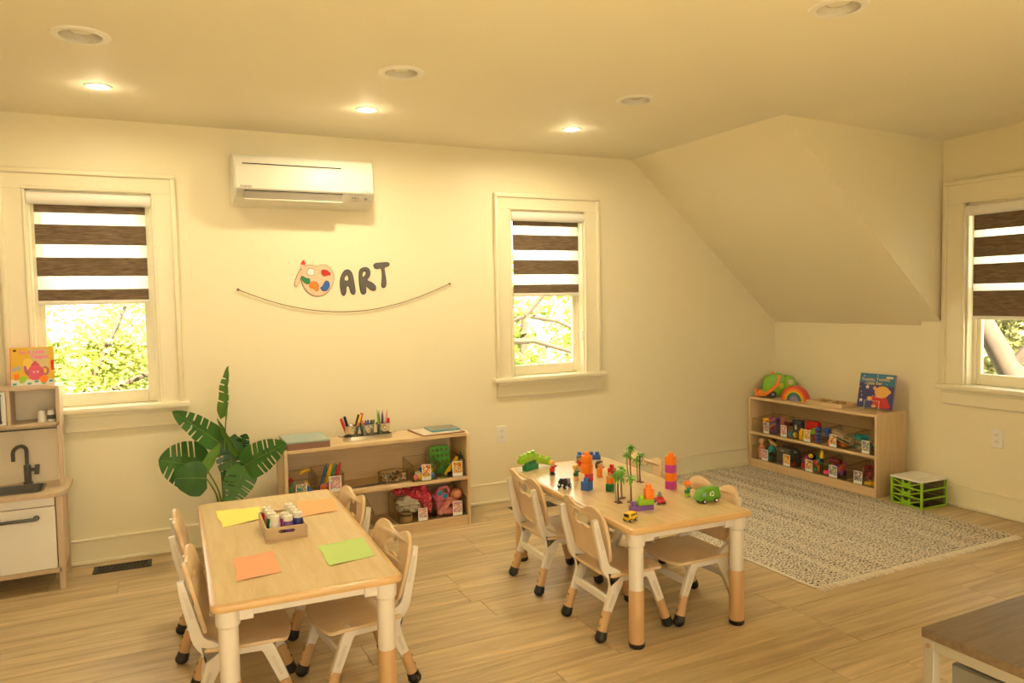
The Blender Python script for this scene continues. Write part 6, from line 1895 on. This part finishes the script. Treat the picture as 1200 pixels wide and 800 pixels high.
# ------------------------------------------------------------------ storage bench at the lower right
t = thing('storage_bench', 'dark wood topped bench with a white frame at the lower right corner', 'bench', (1.874, -3.40, 0))
bw, bd, bh = 0.95, 0.29, 0.5
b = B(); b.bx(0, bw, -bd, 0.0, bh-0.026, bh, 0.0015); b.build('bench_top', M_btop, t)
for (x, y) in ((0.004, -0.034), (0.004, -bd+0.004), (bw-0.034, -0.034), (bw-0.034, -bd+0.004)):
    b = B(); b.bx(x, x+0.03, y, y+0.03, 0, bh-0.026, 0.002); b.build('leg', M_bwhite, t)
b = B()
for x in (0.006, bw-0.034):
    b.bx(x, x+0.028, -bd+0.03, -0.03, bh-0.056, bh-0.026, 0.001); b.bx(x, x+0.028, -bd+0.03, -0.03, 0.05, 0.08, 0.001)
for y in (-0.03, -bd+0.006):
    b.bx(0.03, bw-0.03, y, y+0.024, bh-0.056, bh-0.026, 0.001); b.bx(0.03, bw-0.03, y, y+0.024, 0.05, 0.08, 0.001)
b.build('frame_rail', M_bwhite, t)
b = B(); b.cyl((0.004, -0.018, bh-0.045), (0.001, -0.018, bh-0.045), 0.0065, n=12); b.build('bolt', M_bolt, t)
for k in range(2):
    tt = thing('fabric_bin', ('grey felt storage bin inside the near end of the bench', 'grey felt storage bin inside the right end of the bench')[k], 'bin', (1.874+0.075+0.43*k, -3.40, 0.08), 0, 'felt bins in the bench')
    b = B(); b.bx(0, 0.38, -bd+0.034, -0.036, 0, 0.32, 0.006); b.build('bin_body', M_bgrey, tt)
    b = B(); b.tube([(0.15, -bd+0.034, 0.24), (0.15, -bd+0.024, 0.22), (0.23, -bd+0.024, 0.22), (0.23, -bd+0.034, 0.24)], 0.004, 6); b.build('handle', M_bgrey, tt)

# ------------------------------------------------------------------ outside
M_lawn = mat('lawn', (0.08, 0.10, 0.03), 0.95, var=0.4, scale=0.8)
b = B(); b.bx(-60, 60, -30, 90, -3.2, -3.0)
struct(b.build('ground', M_lawn))
M_bark = mat('tree_bark', (0.04, 0.026, 0.016), 0.9, var=0.35, scale=9, bump=0.6)
def leafmat(name, a, c):
    mt, nt, p = new_mat(name)
    oi = nt.nodes.new('ShaderNodeTexCoord')
    nz = nt.nodes.new('ShaderNodeTexNoise'); nz.inputs['Scale'].default_value = 1.3; nz.inputs['Detail'].default_value = 6
    nt.links.new(oi.outputs['Object'], nz.inputs['Vector'])
    rp = nt.nodes.new('ShaderNodeValToRGB'); rp.color_ramp.elements[0].position = 0.35; rp.color_ramp.elements[1].position = 0.65
    rp.color_ramp.elements[0].color = (*a, 1); rp.color_ramp.elements[1].color = (*c, 1)
    nt.links.new(nz.outputs['Fac'], rp.inputs['Fac'])
    nt.links.new(rp.outputs['Color'], p.inputs['Base Color'])
    p.inputs['Roughness'].default_value = 0.6
    tl = nt.nodes.new('ShaderNodeBsdfTranslucent'); nt.links.new(rp.outputs['Color'], tl.inputs['Color'])
    ms = nt.nodes.new('ShaderNodeMixShader'); ms.inputs[0].default_value = 0.4
    nt.links.new(p.outputs[0], ms.inputs[1]); nt.links.new(tl.outputs[0], ms.inputs[2])
    nt.links.new(ms.outputs[0], nt.nodes['Material Output'].inputs['Surface'])
    return mt
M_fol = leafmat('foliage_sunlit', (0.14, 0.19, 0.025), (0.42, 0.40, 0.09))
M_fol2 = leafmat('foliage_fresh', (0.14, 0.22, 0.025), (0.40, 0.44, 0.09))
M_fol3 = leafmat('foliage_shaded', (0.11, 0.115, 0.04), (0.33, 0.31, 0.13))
def tree(label, x, y, h, crown, n, mm, seed, branches, ls=0.085):
    rr = random.Random(seed)
    t = thing('tree', label, 'tree', (x, y, -3.0), 0, 'trees outside the windows')
    b = B(); b.tube(branches[0], [0.16-0.09*i/(len(branches[0])-1) for i in range(len(branches[0]))], 10); b.build('trunk', M_bark, t)
    for br in branches[1:]:
        b = B(); b.tube(br, [0.06-0.045*i/(len(br)-1) for i in range(len(br))], 7); b.build('branch', M_bark, t)
    V = []; F = []
    blobs_ = []
    for c, r in crown:
        for k in range(12):
            d = Vector((rr.gauss(0, 1), rr.gauss(0, 1), rr.gauss(0, 1))).normalized()*rr.uniform(0.3, 1.0)
            blobs_.append((Vector((c[0]+d.x*r[0], c[1]+d.y*r[1], c[2]+d.z*r[2])), rr.uniform(0.25, 0.45)*min(r)))
    for i in range(n):
        c, r = rr.choice(blobs_)
        p = c + Vector((rr.gauss(0, .5), rr.gauss(0, .5), rr.gauss(0, .4)))*r
        a = Vector((rr.gauss(0, 1), rr.gauss(0, 1), rr.gauss(0, 0.6))).normalized()*ls*rr.uniform(.6, 1.2)
        q = a.cross(Vector((rr.gauss(0, 1), rr.gauss(0, 1), rr.gauss(0, 1)))).normalized()*ls*0.38
        k = len(V)
        V += [tuple(p-a), tuple(p+q), tuple(p+a), tuple(p-q)]
        F.append((k, k+1, k+2, k+3))
    me = bpy.data.meshes.new('crown'); me.from_pydata(V, [], F); me.materials.append(mm)
    o = bpy.data.objects.new('crown', me); COL.objects.link(o); o.parent = t; o['kind'] = 'stuff'
tree('yellow green bushy tree seen through the left window', -1.1, 6.0, 5, [((0, 0, 3.6), (1.7, 1.2, 1.3)), ((1.2, 0.3, 4.2), (1.2, 1.1, 1.2)), ((-1.4, 0.4, 3.9), (1.1, 1, 1.2))], 9500, M_fol, 1,
     [[(0, 0, 0), (0.1, 0, 1.6), (0.0, 0, 2.8), (-0.1, 0, 3.8)], [(0.05, 0, 2.2), (-0.6, -0.1, 3.3), (-1.2, -0.2, 4.4)], [(0.0, 0, 2.5), (0.5, -0.3, 3.5), (1.0, -0.5, 4.6)], [(0, 0, 2.9), (0.9, -0.5, 3.5), (1.9, -0.7, 3.9)]], 0.062)
tree('pale green tree further off through the left window', 0.6, 11.0, 6, [((0, 0, 4.2), (3.2, 1.5, 2.0)), ((-3.2, 0, 4.0), (2.0, 1.4, 1.8))], 4200, M_fol2, 2,
     [[(0, 0, 0), (0, 0, 2.2), (0.1, 0, 4.0)], [(0, 0, 2.5), (-1.5, 0, 4.2)]], 0.13)
tree('green tree with bare slanting branches seen through the middle window', 5.9, 6.0, 5, [((-0.5, 0.3, 4.35), (1.0, 0.8, 0.5)), ((0.8, 0.5, 3.9), (1.0, 0.9, 0.9)), ((-0.2, 0.6, 3.2), (1.5, 0.9, 0.5))], 1900, M_fol2, 3,
     [[(-1.6, 0.2, 0), (-1.4, 0.1, 2.0), (-1.0, 0, 3.3), (-1.1, 0, 4.6)], [(-1.2, 0, 3.9), (-0.5, -0.2, 4.15), (0.0, -0.3, 4.05), (0.6, -0.3, 3.8)], [(-1.1, 0, 3.75), (-0.4, -0.3, 3.75), (0.2, -0.5, 3.55), (0.9, -0.6, 3.4)], [(-0.5, -0.2, 4.15), (-0.2, -0.3, 4.5), (0.2, -0.3, 4.7)]])
tree('pale tree beyond the branches through the middle window', 8.2, 11.5, 6, [((0, 0, 4.0), (2.8, 1.4, 1.7)), ((-2.6, 0, 3.4), (1.6, 1.2, 1.2))], 3200, M_fol2, 4,
     [[(0, 0, 0), (0, 0, 2.2), (0.1, 0, 4.0)], [(0, 0, 2.4), (1.2, 0, 3.8)]], 0.13)
tree('dim grey green tree further off through the right window', 13.5, 2.6, 6, [((0, 0, 3.6), (1.2, 2.4, 1.5)), ((0, -1.8, 4.4), (1.2, 1.8, 1.2))], 3500, M_fol3, 6,
     [[(0, 0, 0), (0, 0.1, 2.2), (0.1, 0, 4.0)], [(0, 0, 2.4), (0.3, 1.2, 3.8)]], 0.13)
tree('shaded tree with a leaning brown trunk seen through the right window', 9.4, 0.4, 6, [((0.5, 0.9, 4.3), (0.7, 1.6, 1.2)), ((1.0, 0.3, 3.4), (0.7, 1.6, 1.0)), ((0.9, 0.4, 5.0), (0.9, 1.8, 0.9)), ((0.6, 0.9, 3.75), (0.5, 0.9, 0.6)), ((0.6, 1.3, 4.2), (0.5, 0.9, 0.6))], 11000, M_fol3, 5,
     [[(-1.3, -1.2, 0.0), (-1.38, -0.85, 2.2), (-1.4, -0.53, 3.45), (-1.4, -0.25, 3.93), (-1.4, -0.08, 4.25), (-1.35, 0.35, 5.1)], [(-1.4, -0.45, 3.6), (-1.0, -0.9, 4.4), (-0.8, -1.3, 5.1)], [(-1.4, -0.1, 4.2), (-0.7, 0.5, 4.6), (-0.1, 1.0, 5.0)]], 0.075)
